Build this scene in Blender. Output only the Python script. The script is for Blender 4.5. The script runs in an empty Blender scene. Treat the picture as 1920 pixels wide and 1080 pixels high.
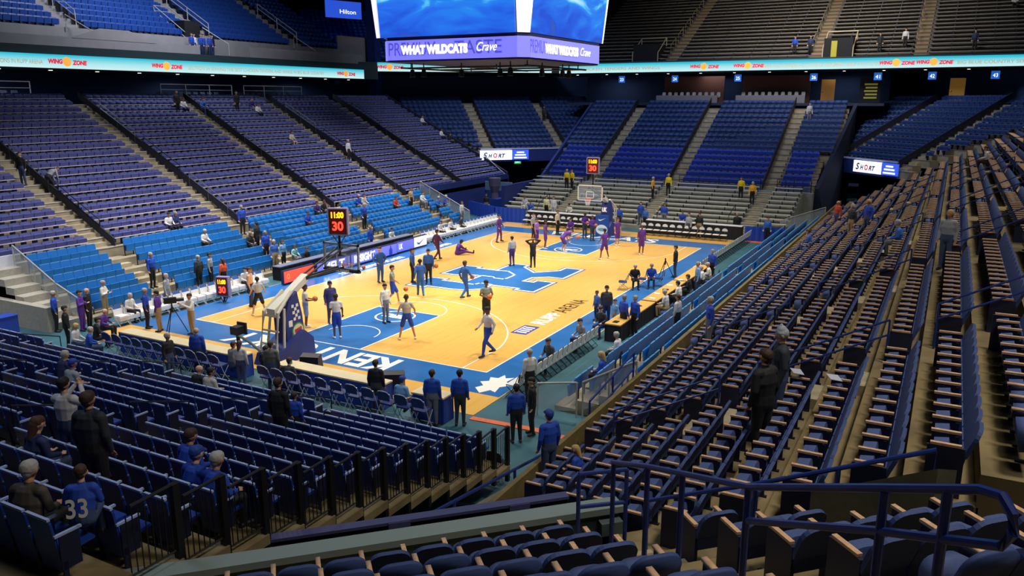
import bpy, math, random
import numpy as np
from mathutils import Vector, Matrix
random.seed(7); rng = np.random.default_rng(7)
SC = bpy.context.scene
COL = SC.collection
# ---------------------------------------------------------------- camera, world, lights, exposure
CAMP = (-38.48, -21.80, 9.77); CRX, CRZ, FPX = 1.3398, -1.074, 1502.8
cd = bpy.data.cameras.new('camera'); cam = bpy.data.objects.new('camera', cd); COL.objects.link(cam)
cam.location = CAMP; cam.rotation_euler = (CRX, 0, CRZ)
cd.sensor_width = 36; cd.lens = FPX * 36 / 1920; cd.clip_end = 400; cd.clip_start = .1
SC.camera = cam
SC.view_settings.view_transform = 'Standard'; SC.view_settings.look = 'None'
SC.view_settings.gamma = 1; SC.view_settings.exposure = 0.0; SC.view_settings.use_curve_mapping = False
wd = bpy.data.worlds.new('world'); SC.world = wd; wd.use_nodes = True
wd.node_tree.nodes['Background'].inputs[0].default_value = (.35, .5, 1, 1)
wd.node_tree.nodes['Background'].inputs[1].default_value = .02
def arealight(loc, size, power, color=(1, 1, 1), spread=160, aim=None, sizey=None):
    l = bpy.data.lights.new('arena_light', 'AREA'); l.energy = power; l.color = color; l.size = size
    if sizey: l.shape = 'RECTANGLE'; l.size_y = sizey
    l.spread = math.radians(spread)
    o = bpy.data.objects.new('arena_light', l); COL.objects.link(o); o.location = loc
    if aim is not None:
        o.rotation_euler = (Vector(aim) - Vector(loc)).to_track_quat('-Z', 'Y').to_euler()
    return o
for lx in (-12, -4, 4, 12):
    for ly in (-11, 11):
        arealight((lx, ly, 24), 2.0, 980, (1, .95, .86), 95, (lx * .8, ly * .15, 0))
for lx in (-26, -4, 18):
    arealight((lx, -27, 25), 3, 900, (1, .93, .82), 110, (lx, -22, 2))
for lx, pw in ((-26, 1100), (-8, 1250), (10, 1000), (26, 500)):
    arealight((lx, 9, 25), 3, pw, (.9, .92, 1), 68, (lx, 16, 2))
arealight((20, 10, 26), 4, 600, (.7, .8, 1), 80, (38, 23, 7)); arealight((20, -10, 26), 4, 500, (.7, .8, 1), 80, (38, -23, 7))
arealight((22, 0, 26), 5, 850, (.6, .72, 1), 90, (35, 0, 5))
arealight((-32, -2, 25), 5, 600, (.6, .75, 1), 120, (-28, -4, 2))
arealight((-33, -24, 19), 3, 200, (1, .93, .8), 130, (-31, -20, 3))
arealight((4, 22, 27.5), 6, 1900, (.8, .88, 1), 100, (4, 37, 15))
arealight((30, -10, 27.5), 6, 2200, (1, .93, .84), 90, (48, -10, 17))

for dx_, dy_ in ((-8, 32.5), (8, 32.5), (22, 32.5)): arealight((dx_, dy_, 11.55), 2.5, 60, (.75, .88, 1), 170)
for dy_ in (-12, 0, 11): arealight((44.5, dy_, 12.25), 2.5, 60, (.8, .88, 1), 170)

def S(h):
    if isinstance(h, str):
        c = [int(h[i:i + 2], 16) / 255 for i in (0, 2, 4)]
    else: c = h
    return tuple((x / 12.92 if x <= .04045 else ((x + .055) / 1.055) ** 2.4) for x in c)
MATS = {}
def mat(name, col, rough=.6, metal=0, noise=0, scale=8, emit=0, spec=.5, bump=0, trans=0, alpha=1):
    if name in MATS: return MATS[name]
    m = bpy.data.materials.new(name); m.use_nodes = True; nt = m.node_tree; b = nt.nodes['Principled BSDF']
    c = S(col)
    b.inputs['Base Color'].default_value = (*c, 1); b.inputs['Roughness'].default_value = rough
    b.inputs['Metallic'].default_value = metal; b.inputs['Specular IOR Level'].default_value = spec
    if trans: b.inputs['Transmission Weight'].default_value = trans
    if alpha < 1: b.inputs['Alpha'].default_value = alpha
    if emit:
        b.inputs['Emission Color'].default_value = (*c, 1); b.inputs['Emission Strength'].default_value = emit
    if noise or bump:
        tc = nt.nodes.new('ShaderNodeTexCoord'); n = nt.nodes.new('ShaderNodeTexNoise')
        n.inputs['Scale'].default_value = scale; n.inputs['Detail'].default_value = 5
        nt.links.new(tc.outputs['Object'], n.inputs['Vector'])
        if noise:
            r = nt.nodes.new('ShaderNodeMapRange'); r.inputs['From Min'].default_value = .3; r.inputs['From Max'].default_value = .7
            r.inputs['To Min'].default_value = 1 - noise; r.inputs['To Max'].default_value = 1 + noise
            nt.links.new(n.outputs['Fac'], r.inputs['Value'])
            mx = nt.nodes.new('ShaderNodeMix'); mx.data_type = 'RGBA'; mx.blend_type = 'MULTIPLY'; mx.inputs['Factor'].default_value = 1
            mx.inputs['A'].default_value = (*c, 1); nt.links.new(r.outputs['Result'], mx.inputs['B'])
            nt.links.new(mx.outputs['Result'], b.inputs['Base Color'])
        if bump:
            bp = nt.nodes.new('ShaderNodeBump'); bp.inputs['Strength'].default_value = bump; bp.inputs['Distance'].default_value = .02
            nt.links.new(n.outputs['Fac'], bp.inputs['Height']); nt.links.new(bp.outputs['Normal'], b.inputs['Normal'])
    MATS[name] = m; return m
M = mat
def wood_floor():
    m = bpy.data.materials.new('maple_court'); m.use_nodes = True; nt = m.node_tree; b = nt.nodes['Principled BSDF']
    tc = nt.nodes.new('ShaderNodeTexCoord'); mp = nt.nodes.new('ShaderNodeMapping'); mp.inputs['Scale'].default_value = (1, 1, 1)
    br = nt.nodes.new('ShaderNodeTexBrick'); nt.links.new(tc.outputs['Object'], mp.inputs['Vector']); nt.links.new(mp.outputs['Vector'], br.inputs['Vector'])
    br.inputs['Scale'].default_value = 1; br.inputs['Brick Width'].default_value = 2.4; br.inputs['Row Height'].default_value = .12; br.inputs['Mortar Size'].default_value = .002
    br.inputs['Color1'].default_value = (*S('e8b660'), 1); br.inputs['Color2'].default_value = (*S('dfaa54'), 1); br.inputs['Mortar'].default_value = (*S('c4924a'), 1)
    n = nt.nodes.new('ShaderNodeTexNoise'); n.inputs['Scale'].default_value = .5; n.inputs['Detail'].default_value = 3
    nt.links.new(tc.outputs['Object'], n.inputs['Vector'])
    mx = nt.nodes.new('ShaderNodeMix'); mx.data_type = 'RGBA'; mx.inputs['B'].default_value = (*S('e4b05a'), 1)
    nt.links.new(n.outputs['Fac'], mx.inputs['Factor']); nt.links.new(br.outputs['Color'], mx.inputs['A'])
    nt.links.new(mx.outputs['Result'], b.inputs['Base Color']); b.inputs['Roughness'].default_value = .22; b.inputs['Specular IOR Level'].default_value = .4
    return m
# ---------------------------------------------------------------- mesh helpers
class MB:
    def __init__(s): s.v = []; s.f = []; s.m = []; s.mats = []
    def mi(s, m):
        if m not in s.mats: s.mats.append(m)
        return s.mats.index(m)
    def add(s, vs, fs, m):
        k = len(s.v); s.v += [tuple(v) for v in vs]; s.f += [tuple(k + i for i in f) for f in fs]; s.m += [s.mi(m)] * len(fs)
    def box(s, x0, x1, y0, y1, z0, z1, m, rz=0, c=(0, 0)):
        vs = [(x, y, z) for z in (z0, z1) for x, y in ((x0, y0), (x1, y0), (x1, y1), (x0, y1))]
        if rz:
            ca, sa = math.cos(rz), math.sin(rz)
            vs = [(c[0] + (x - c[0]) * ca - (y - c[1]) * sa, c[1] + (x - c[0]) * sa + (y - c[1]) * ca, z) for x, y, z in vs]
        s.add(vs, [(3, 2, 1, 0), (4, 5, 6, 7), (0, 1, 5, 4), (1, 2, 6, 5), (2, 3, 7, 6), (3, 0, 4, 7)], m)
    def hexa(s, b, t, m):   # b, t: four points each, same winding (ccw seen from top)
        s.add(list(b) + list(t), [(3, 2, 1, 0), (4, 5, 6, 7), (0, 1, 5, 4), (1, 2, 6, 5), (2, 3, 7, 6), (3, 0, 4, 7)], m)
    def prism(s, pts, z0, z1, m):
        n = len(pts); s.add([(x, y, z0) for x, y in pts] + [(x, y, z1) for x, y in pts],
            [tuple(range(n - 1, -1, -1)), tuple(range(n, 2 * n))] + [(i, (i + 1) % n, n + (i + 1) % n, n + i) for i in range(n)], m)
    def xprof(s, pts, y0, y1, m):   # profile in xz, extruded along y
        n = len(pts); s.add([(x, y0, z) for x, z in pts] + [(x, y1, z) for x, z in pts],
            [tuple(range(n)), tuple(range(2 * n - 1, n - 1, -1))] + [(i, n + i, n + (i + 1) % n, (i + 1) % n) for i in range(n)], m)
    def tube(s, pts, r, m, n=6, close=False):
        pts = [Vector(p) for p in pts]; k0 = len(s.v); L = len(pts); rings = []
        for i, p in enumerate(pts):
            a = pts[i - 1] if i else p; b = pts[i + 1] if i < L - 1 else p
            d = (b - a)
            if d.length < 1e-9: d = Vector((0, 0, 1))
            d.normalize(); u = d.orthogonal() if abs(d.z) > .95 else d.cross(Vector((0, 0, 1)))
            u.normalize(); w = d.cross(u); rr = r[i] if isinstance(r, (list, tuple)) else r
            rings.append([p + (u * math.cos(6.28319 * j / n) + w * math.sin(6.28319 * j / n)) * rr for j in range(n)])
        vs = [v for ring in rings for v in ring]; fs = []
        for i in range(L - 1):
            for j in range(n):
                q = (j + 1) % n; fs.append((i * n + j, i * n + q, (i + 1) * n + q, (i + 1) * n + j))
        fs.append(tuple(range(n - 1, -1, -1))); fs.append(tuple((L - 1) * n + j for j in range(n)))
        s.add(vs, fs, m)
    def cyl(s, c, r, z0, z1, m, n=16, r1=None):
        r1 = r if r1 is None else r1
        s.add([(c[0] + r * math.cos(6.28319 * j / n), c[1] + r * math.sin(6.28319 * j / n), z0) for j in range(n)] + [(c[0] + r1 * math.cos(6.28319 * j / n), c[1] + r1 * math.sin(6.28319 * j / n), z1) for j in range(n)],
            [tuple(range(n - 1, -1, -1)), tuple(range(n, 2 * n))] + [(j, (j + 1) % n, n + (j + 1) % n, n + j) for j in range(n)], m)
    def ball(s, c, r, m, n=12, h=8, sc=(1, 1, 1)):
        vs = []; fs = []
        for i in range(h + 1):
            th = math.pi * i / h
            for j in range(n): vs.append((c[0] + sc[0] * r * math.sin(th) * math.cos(6.28319 * j / n), c[1] + sc[1] * r * math.sin(th) * math.sin(6.28319 * j / n), c[2] + sc[2] * r * math.cos(th)))
        for i in range(h):
            for j in range(n): q = (j + 1) % n; fs.append((i * n + j, (i + 1) * n + j, (i + 1) * n + q, i * n + q))
        s.add(vs, fs, m)
    def mesh(s, name):
        me = bpy.data.meshes.new(name); me.from_pydata(s.v, [], s.f)
        for m in s.mats: me.materials.append(m)
        if len(s.mats) > 1: me.polygons.foreach_set('material_index', s.m)
        me.update(); return me
def bevel(o, w=.01, seg=2):
    b = o.modifiers.new('bevel', 'BEVEL'); b.width = w; b.segments = seg; b.limit_method = 'ANGLE'
def link(name, me, parent=None, loc=None, rz=None, smooth=False):
    o = bpy.data.objects.new(name, me); COL.objects.link(o)
    if parent: o.parent = parent
    if loc is not None: o.location = loc
    if rz is not None: o.rotation_euler = (0, 0, rz)
    if smooth and me: me.polygons.foreach_set('use_smooth', [True] * len(me.polygons))
    return o
def build(mb, name, parent=None, **k): return link(name, mb.mesh(name), parent, **k)
def tag(o, label=None, cat=None, group=None, kind=None):
    if label: o['label'] = label
    if cat: o['category'] = cat
    if group: o['group'] = group
    if kind: o['kind'] = kind
    return o
def struct(mb, name): return tag(build(mb, name), kind='structure')
def thing(name, loc, rz, label, cat, group=None): return tag(link(name, None, None, loc, rz), label, cat, group)
def dup(root, loc, rz, label=None, group=None):
    r = root.copy(); COL.objects.link(r); r.location = loc; r.rotation_euler = (0, 0, rz)
    if label: r['label'] = label
    if group: r['group'] = group
    for ch in root.children:
        c = ch.copy(); COL.objects.link(c); c.parent = r
        for g in ch.children:
            d = g.copy(); COL.objects.link(d); d.parent = c
    return r
_bf = {}
def text_part(body, size, m, parent, name, mtx, width=None, extrude=.004, shear=0, bold=0, name_label=None):
    cu = bpy.data.curves.new('t', 'FONT'); cu.body = body; cu.size = size; cu.align_x = 'CENTER'; cu.align_y = 'CENTER'; cu.extrude = 0; cu.shear = shear; cu.offset = bold
    t = bpy.data.objects.new('t', cu); COL.objects.link(t)
    dg = bpy.context.evaluated_depsgraph_get(); me = bpy.data.meshes.new_from_object(t.evaluated_get(dg))
    bpy.data.objects.remove(t)
    n = len(me.vertices); co = np.empty(n * 3); me.vertices.foreach_get('co', co); co = co.reshape(-1, 3)
    co[:, 0] -= (co[:, 0].min() + co[:, 0].max()) / 2; co[:, 1] -= (co[:, 1].min() + co[:, 1].max()) / 2
    if width: co[:, 0] *= width / (co[:, 0].max() - co[:, 0].min())
    hh = co[:, 1].max() - co[:, 1].min()
    if size: co[:, 1] *= size / hh
    me.vertices.foreach_set('co', co.ravel()); me.materials.clear(); me.materials.append(m)
    me.transform(mtx); me.update()
    o = link(name, me, parent); return o
def plane_mtx(origin, right, up):
    r = Vector(right).normalized(); u = Vector(up).normalized(); n = r.cross(u)
    m = Matrix(((r.x, u.x, n.x, origin[0]), (r.y, u.y, n.y, origin[1]), (r.z, u.z, n.z, origin[2]), (0, 0, 0, 1))); return m
# ---------------------------------------------------------------- materials
CONC = M('stand_concrete', '94886f', .85, noise=.22, scale=1.6)
CONCW = M('warm_concrete', '7d6d4a', .85, noise=.35, scale=1.1)
CONCF = M('bleacher_grey', '8d8c82', .7, noise=.15, scale=2)
DARK = M('black_void', '0b0d14', .8)
NAVYW = M('navy_wall', '142a66', .7, noise=.1, scale=2)
TEAL = M('teal_floor', '35616b', .55, noise=.22, scale=.8)
BLUEP = M('court_blue_paint', '2e69aa', .25, noise=.12, scale=.7)
WHITEP = M('court_white_paint', 'f2ede2', .3)
BLACKP = M('court_black_paint', '3a2c1c', .35)
GREYW = M('grey_wall', '8f8a8c', .8, noise=.08, scale=1.5)
WHITE = M('white_plastic', 'e9e6df', .4)
STEEL = M('brushed_steel', 'a9abb0', .3, metal=.8)
CHROME = M('chrome', 'c9cdd6', .25, metal=.35)
RAILB = M('blue_rail_paint', '1e3277', .35)
RAILD = M('dark_rail_paint', '10152c', .4)
WOODARM = M('oak_armrest', 'cfa680', .45, noise=.15, scale=20)
A_BACK = M('seat_back_fabric', '2d4173', .75, noise=.1, scale=30)
A_CUSH = M('seat_cushion_fabric', '40507f', .8, noise=.12, scale=30)
A_MET = M('seat_navy_metal', '141b38', .5)
L_BACK = M('side_seat_fabric', '484c84', .8, noise=.08, scale=30)
L_CUSH = M('side_seat_cushion', '51538c', .8)
B_BACK = M('sky_blue_seat', '1a6cb8', .45)
B_SEAT = M('sky_blue_seat_pan', '2279c4', .45)
C_BACK = M('royal_navy_seat', '153a92', .4)
C_TRIM = M('pale_seat_edge', 'a4b4dc', .35)
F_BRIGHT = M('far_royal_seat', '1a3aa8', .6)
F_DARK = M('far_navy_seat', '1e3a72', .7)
U_SEAT = M('upper_royal_seat', '1e4494', .45)
BENCHD = M('upper_bench_alu', '8a837a', .6, noise=.15, scale=3)
BLACK = M('black_plastic', '101114', .5)
CREAM = M('cream_tabletop', 'e0cfa6', .5, noise=.06, scale=3)
SKIRT = M('royal_table_skirt', '1b3f9e', .7)
GLASS = M('rail_glass', 'b9c6cc', .1, alpha=.28)
# ---------------------------------------------------------------- banks of seating
def cproj(x, y, z):
    cx, sx = math.cos(CRX), math.sin(CRX); cz, sz = math.cos(CRZ), math.sin(CRZ)
    dx, dy, dz = x - CAMP[0], y - CAMP[1], z - CAMP[2]
    lx = dx * cz + dy * sz; ly = -dx * sz + dy * cz
    py = ly * cx + dz * sx; pz = -ly * sx + dz * cx
    if pz > -.3: return None
    return 960 + FPX * lx / -pz, 540 - FPX * py / -pz, -pz
def in_view(x, y, z, mg=330):
    p = cproj(x, y, z)
    return p is not None and -mg < p[0] < 1920 + mg and -mg < p[1] < 1080 + mg
R2 = 2 ** .5
class Bank:
    def __init__(s, o, d, s0, z0, pitch, rise, n): s.o = o; s.d = d; s.s0 = s0; s.z0 = z0; s.p = pitch; s.r = rise; s.n = n
    def P(s, ss, t, z): return (s.o[0] * ss + s.d[0] * t, s.o[1] * ss + s.d[1] * t, z)
    def z(s, k): return s.z0 + s.r * k
    def s(s, k): return s.s0 + s.p * k
    def slab(s, mb, s1, s2, t1, t2, z1, z2, m):
        b = [s.P(s1, t1, z1), s.P(s2, t1, z1), s.P(s2, t2, z1), s.P(s1, t2, z1)]
        cr = (b[1][0] - b[0][0]) * (b[3][1] - b[0][1]) - (b[1][1] - b[0][1]) * (b[3][0] - b[0][0])
        if cr < 0: b = [b[0], b[3], b[2], b[1]]
        mb.hexa(b, [(x, y, z2) for x, y, _ in b], m)
    def face(s): return math.atan2(-s.o[1], -s.o[0])
def stand(bank, name, tlo, thi, m, thick=None, k0=0, k1=None):
    mb = MB()
    for k in range(k0, k1 or bank.n):
        z = bank.z(k); zb = 0 if thick is None else z - thick
        bank.slab(mb, bank.s(k), bank.s(k + 1) + .02, tlo(k), thi(k), zb, z, m)
    return struct(mb, name)
def stairs(bank, aisles, m, k0=0, k1=None, name='aisle_steps'):
    mb = MB()
    for a, b in aisles:
        for k in range(k0, (k1 or bank.n)):
            z = bank.z(k)
            if k > k0: bank.slab(mb, bank.s(k) - bank.p * .42, bank.s(k) + .01, a + .1, b - .1, z - bank.r - .05, z - bank.r / 2, m)
    return struct(mb, name)
def seat_slots(bank, tlo, thi, aisles, w, k0=0, k1=None, inset=.1, off=.52, cull=True):
    out = []
    for k in range(k0, k1 or bank.n):
        lo, hi = tlo(k) + inset, thi(k) - inset; cuts = [lo]
        for a, b in sorted(aisles):
            if b <= lo or a >= hi: continue
            cuts += [a, b]
        cuts.append(hi)
        for si in range(0, len(cuts) - 1, 2):
            a, b = cuts[si], cuts[si + 1]
            n = int((b - a) / w)
            if n < 1: continue
            st = (b - a - n * w) / 2 if (b - a - n * w) < w else 0
            for i in range(n):
                t = a + st + w * (i + .5); x, y, z = bank.P(bank.s(k) + off, t, bank.z(k))
                if cull and not in_view(x, y, z + .5): continue
                p = cproj(x, y, z + .4)
                end = -1 if i == 0 else (1 if i == n - 1 else 0)
                if bank.o[1] * bank.d[0] - bank.o[0] * bank.d[1] < 0: end = -end
                out.append(dict(x=x, y=y, z=z, k=k, sec=si // 2, i=i, n=n, d=p[2] if p else 999, rz=bank.face(), end=end, row=k - k0))
    return out
ORD = ['first', 'second', 'third', 'fourth', 'fifth', 'sixth', 'seventh', 'eighth', 'ninth', 'tenth', 'eleventh', 'twelfth', 'thirteenth', 'fourteenth', 'fifteenth', 'sixteenth', 'seventeenth', 'eighteenth', 'nineteenth', 'twentieth'] + ['number %d' % i for i in range(21, 90)]
def rpanel(mb, x0, z0, x1, z1, w, th, m, rad=.06, wb=None):
    """upright panel, width w along y, from (x0,z0) to (x1,z1), rounded top corners"""
    wb = wb or w
    L = math.hypot(x1 - x0, z1 - z0); ux, uz = (x1 - x0) / L, (z1 - z0) / L; nx, nz = uz, -ux
    na = 5 if rad > .1 else 2
    arc_ = [(w / 2 - rad + rad * math.cos(j * 1.5708 / na), L - rad + rad * math.sin(j * 1.5708 / na)) for j in range(na + 1)]
    pts = [(-wb / 2, 0), (wb / 2, 0)] + arc_ + [(-a_, b_) for a_, b_ in arc_[::-1]]
    n = len(pts); vs = []
    for s in (-th / 2, th / 2): vs += [(x0 + ux * b + nx * s, a, z0 + uz * b + nz * s) for a, b in pts]
    mb.add(vs, [tuple(range(n - 1, -1, -1)) if True else 0, tuple(range(n, 2 * n))] + [(i, (i + 1) % n, n + (i + 1) % n, n + i) for i in range(n)], m)
def padded_parts(bm, cm, am, end=0, w=.49):
    P = {}
    b = MB(); rpanel(b, -.06, .34, -.1, .56, w - .05, .05, bm, .02); rpanel(b, -.1, .52, -.24, .88, w - .01, .05, bm, .15); P['backrest'] = b
    b = MB(); rpanel(b, .1, .30, .15, .61, w - .06, .16, cm, .14); P['seat'] = b
    b = MB(); b.box(-.06, .27, -w / 2, -w / 2 + .054, .635, .665, am)
    P['armrest'] = b
    if end == 1: b = MB(); b.box(-.06, .27, w / 2 - .054, w / 2, .635, .665, am); P['armrest#2'] = b
    b = MB(); b.box(-.04, .05, -w / 2 + .01, -w / 2 + .04, 0, .6, A_MET); b.box(-.08, .16, -w / 2, -w / 2 + .05, 0, .03, A_MET); b.box(.0, .26, -w / 2 + .015, -w / 2 + .04, .54, .635, A_MET)
    P['support_leg'] = b
    if end: b = MB(); y = (w / 2 - .02) * end; b.box(-.1, .3, y - .02, y + .02, .0, .63, A_MET); P['end_panel'] = b
    return P
def blue_parts(w=.5):
    P = {}
    b = MB(); rpanel(b, .0, .34, -.1, .88, w - .012, .035, B_BACK, .03); b.box(-.12, -.075, -w / 2 + .03, w / 2 - .03, .87, .9, M('pale_sky_edge', '5aa0dc', .4)); P['backrest'] = b
    b = MB(); rpanel(b, .12, .24, .16, .62, w - .02, .05, B_SEAT, .03); P['seat'] = b
    b = MB(); b.box(-.04, .14, -w / 2, -w / 2 + .024, .28, .56, M('seat_hinge_blue', '0f2f6a', .5)); b.box(-.03, .03, -w / 2, -w / 2 + .02, 0, .3, A_MET); P['support_leg'] = b; return P
def navy_parts(end=0, w=.49):
    P = {}
    b = MB(); rpanel(b, .02, .14, -.1, .88, w - .05, .03, C_BACK, .05, w - .08); b.box(-.125, -.085, -w / 2 + .03, w / 2 - .03, .87, .9, C_TRIM); P['backrest'] = b
    b = MB(); b.xprof([(.03, .42), (.42, .44), (.43, .40), (.04, .37)], -w / 2 + .03, w / 2 - .03, C_BACK); P['seat'] = b
    b = MB(); b.box(-.08, .26, -w / 2, -w / 2 + .04, .64, .67, C_TRIM)
    P['armrest'] = b
    if end == 1: b = MB(); b.box(-.08, .26, w / 2 - .04, w / 2, .64, .67, C_TRIM); P['armrest#2'] = b
    b = MB(); b.box(-.03, .22, -w / 2, -w / 2 + .02, .2, .64, A_MET); b.box(-.02, .04, -w / 2, -w / 2 + .03, 0, .3, A_MET)
    P['support_leg'] = b
    if end == 1: b = MB(); b.box(-.03, .22, w / 2 - .03, w / 2 - .01, .0, .64, A_MET); P['support_leg#2'] = b
    return P
def merge_parts(P):
    m = MB()
    for b in P.values():
        for v0 in [0]:
            k = len(m.v); m.v += b.v; m.f += [tuple(k + i for i in f) for f in b.f]; m.m += [m.mi(b.mats[j]) for j in b.m]
    return m
def simple_parts(bm, cm, w=.55, top=.68, edge=None):
    b = MB(); rpanel(b, .0, .36, -.12, top + .04, w - .03, .05, bm, .07); rpanel(b, .13, .38, .18, top - .06, w - .05, .09, cm, .06)
    if edge: b.box(.1, .25, -w / 2, w / 2, .36, .395, edge)
    b.box(.02, .2, -w / 2, -w / 2 + .14, .16, .36, A_MET); b.box(-.05, .1, -w / 2, -w / 2 + .04, 0, top - .1, A_MET); return b
def stuff_mesh(name, proto, slots, label, cat, group):
    """one mesh holding the seats too many to be single things"""
    if not slots: return
    V = np.array(proto.v); nv = len(V); nf = len(proto.f)
    ln = np.array([len(f) for f in proto.f]); flat = np.concatenate([np.array(f) for f in proto.f])
    N = len(slots); co = np.empty((N, nv, 3))
    for i, s in enumerate(slots):
        c, q = math.cos(s['rz']), math.sin(s['rz'])
        co[i, :, 0] = V[:, 0] * c - V[:, 1] * q + s['x']; co[i, :, 1] = V[:, 0] * q + V[:, 1] * c + s['y']; co[i, :, 2] = V[:, 2] + s['z']
    me = bpy.data.meshes.new(name); me.vertices.add(N * nv); me.vertices.foreach_set('co', co.ravel())
    nl = len(flat); me.loops.add(N * nl); me.loops.foreach_set('vertex_index', (flat[None, :] + (np.arange(N) * nv)[:, None]).ravel().astype(np.int32))
    me.polygons.add(N * nf); ls = np.concatenate([[0], np.cumsum(ln)[:-1]]); me.polygons.foreach_set('loop_start', (ls[None, :] + (np.arange(N) * nl)[:, None]).ravel().astype(np.int32))
    for m in proto.mats: me.materials.append(m)
    me.polygons.foreach_set('material_index', np.tile(np.array(proto.m, dtype=np.int32), N)); me.update(calc_edges=True)
    tag(link(name, me), label, cat, group, 'stuff')
def place_seats(slots, protos, name, cat, group, labelf, stuff_label, proto_stuff, limit=300):
    """protos: {end: parts dict or MB}; nearest ones single, the rest one object"""
    slots.sort(key=lambda s: (not in_view(s['x'], s['y'], s['z'] + .45, 8), s['d'])); one = slots[:limit]; rest = slots[limit:]; made = {}
    meshes = {e: ({k: b.mesh(k) for k, b in P.items()} if isinstance(P, dict) else P.mesh(name)) for e, P in protos.items()}
    for s in one:
        e = s['end'] if s['end'] in meshes else 0; me = meshes[e]
        if isinstance(me, dict):
            r = tag(link(name, None, None, (s['x'], s['y'], s['z']), s['rz']), labelf(s), cat, group)
            for k, m in me.items(): link(k.split('#')[0], m, r)
        else: tag(link(name, me, None, (s['x'], s['y'], s['z']), s['rz']), labelf(s), cat, group)
    stuff_mesh(name + '_mass', proto_stuff, rest, stuff_label, cat, group)
OCC = []   # seats taken out because somebody or something stands there
X, Y_ = (1, 0), (0, 1); f_ = 1 / R2
LB = Bank((0, 1), X, 11.4, .2, .93, .40, 5)
LP = Bank((0, 1), X, 16.15, 2.3, .8, .42, 18)
RB = Bank((0, -1), X, 11.4, .15, .76, .3, 4)
RP = Bank((0, -1), X, 14.5, 1.37, .8, .42, 19)
NB = Bank((-1, 0), Y_, 21.8, .62, .8, .25, 15)
CB = Bank((-f_, -f_), (f_, -f_), 32.78, 3.5, .87, .385, 13)
FB = Bank((1, 0), Y_, 20.2, .3, .76, .25, 10)
FP = Bank((1, 0), Y_, 28.6, 2.65, .8, .42, 16)
KL = Bank((f_, f_), (f_, -f_), 35, 4.33, .84, .42, 13)
KR = Bank((f_, -f_), (f_, f_), 35, 4.33, .84, .42, 13)
UL = Bank((0, 1), X, 33.0, 14.45, .8, .47, 13)
UF = Bank((1, 0), Y_, 43.0, 13.45, .8, .40, 20)
UK = Bank((f_, f_), (f_, -f_), 46, 13.6, .8, .42, 14)
def rep(a0, step, n, w): return [(a0 + step * i - w, a0 + step * i) for i in range(n)]
AL = rep(-20.7, 8.6, 6, 1.15); AR = rep(-21.8, 8.6, 7, 1.1); ARX = 0; AN = [(-8.0, -6.9), (-1.7, -.6), (4.6, 5.7)]
AF = [(5.7, 6.8), (-1.75, -.65), (-9.7, -8.6)]; AK = [(.6, 1.6), (8.6, 9.7), (16.3, 17.4)]
cst = lambda v: (lambda k: v)
LBt = (cst(-17.2), cst(15.3)); LPt = (cst(-27), cst(30.4)); RBt = (cst(-16.4), cst(21.5))
RPt = (lambda k: max(-28.45, -14.5 - .8 * k - 10.5), lambda k: 25 + .34 * k); NBt = (lambda k: -12.7 - .06 * k, cst(14))
FBt = (cst(-11.9), cst(11.4)); FPt = (lambda k: -12.5 if k < 6 else -13.3, lambda k: 11.2 if k < 6 else 11.35 + .02 * k)
KLt = (lambda k: 43 - 35 - .84 * k, lambda k: 17.3 + .84 * k * .62); KRt = (lambda k: 8 - .84 * k + (1.5 if k > 0 else 0), lambda k: 17.3 + .84 * k * .62)
ULt = (cst(-24), cst(27.5)); UFt = (cst(-36), cst(15)); UKt = (cst(-8), cst(14))
stand(LB, 'telescopic_stand', *LBt, CONC); stand(LP, 'side_stand', *LPt, CONC); stand(RB, 'telescopic_stand', *RBt, CONC)
stand(RP, 'side_stand', *RPt, CONCW)
stand(NB, 'end_stand', *NBt, CONCW, thick=.16); stand(FB, 'bleacher_stand', *FBt, CONCF)
stand(FP, 'end_stand', *FPt, CONC); stand(KL, 'corner_stand', *KLt, CONC, thick=.6); stand(KR, 'corner_stand', *KRt, CONC, thick=.6)
stand(UL, 'upper_stand', *ULt, GREYW, thick=.7); stand(UF, 'upper_stand', *UFt, M('upper_stand_concrete', '55504a', .9), thick=.7); stand(UK, 'upper_stand', *UKt, M('upper_stand_concrete', '55504a'), thick=.7)
STEPW = M('aisle_step_concrete', 'a5977b', .85, noise=.2, scale=3)
for bk, al, nm in ((LB, AL[1:5], 0), (LP, AL, 0), (RB, AR[1:5], 0), (RP, AR, 0), (NB, AN, 0), (FB, AF, 0), (FP, AF, 0), (KL, AK, 0), (KR, AK, 0)): stairs(bk, al, STEPW)
# near corner stand: two blocks beside the aisle
mb = MB()
for k in range(CB.n):
    CB.slab(mb, CB.s(k), CB.s(k + 1) + .02, -24, -7.3, 0, CB.z(k), CONCW)
    if k >= 2: CB.slab(mb, CB.s(k), CB.s(k + 1) + .02, -7.3, CB.s(k) + .42 - 41.3, 0, CB.z(k), CONCW)
CB.slab(mb, CB.s(0) - .0, CB.s(2), -7.7, -6.3, 0, CB.z(0) + .0, CONCW)
struct(mb, 'corner_stand')
stairs(CB, [(-8.6, -7.3)], STEPW, 0)
rowname = lambda s: ORD[s['k']]
def lab(kind, where, secw):
    def f(s): return '%s, %s seat of the %s row, %s section of %s' % (kind, ORD[s['i']], ORD[s['k']], ORD[s['sec']], where)
    return f
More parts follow.
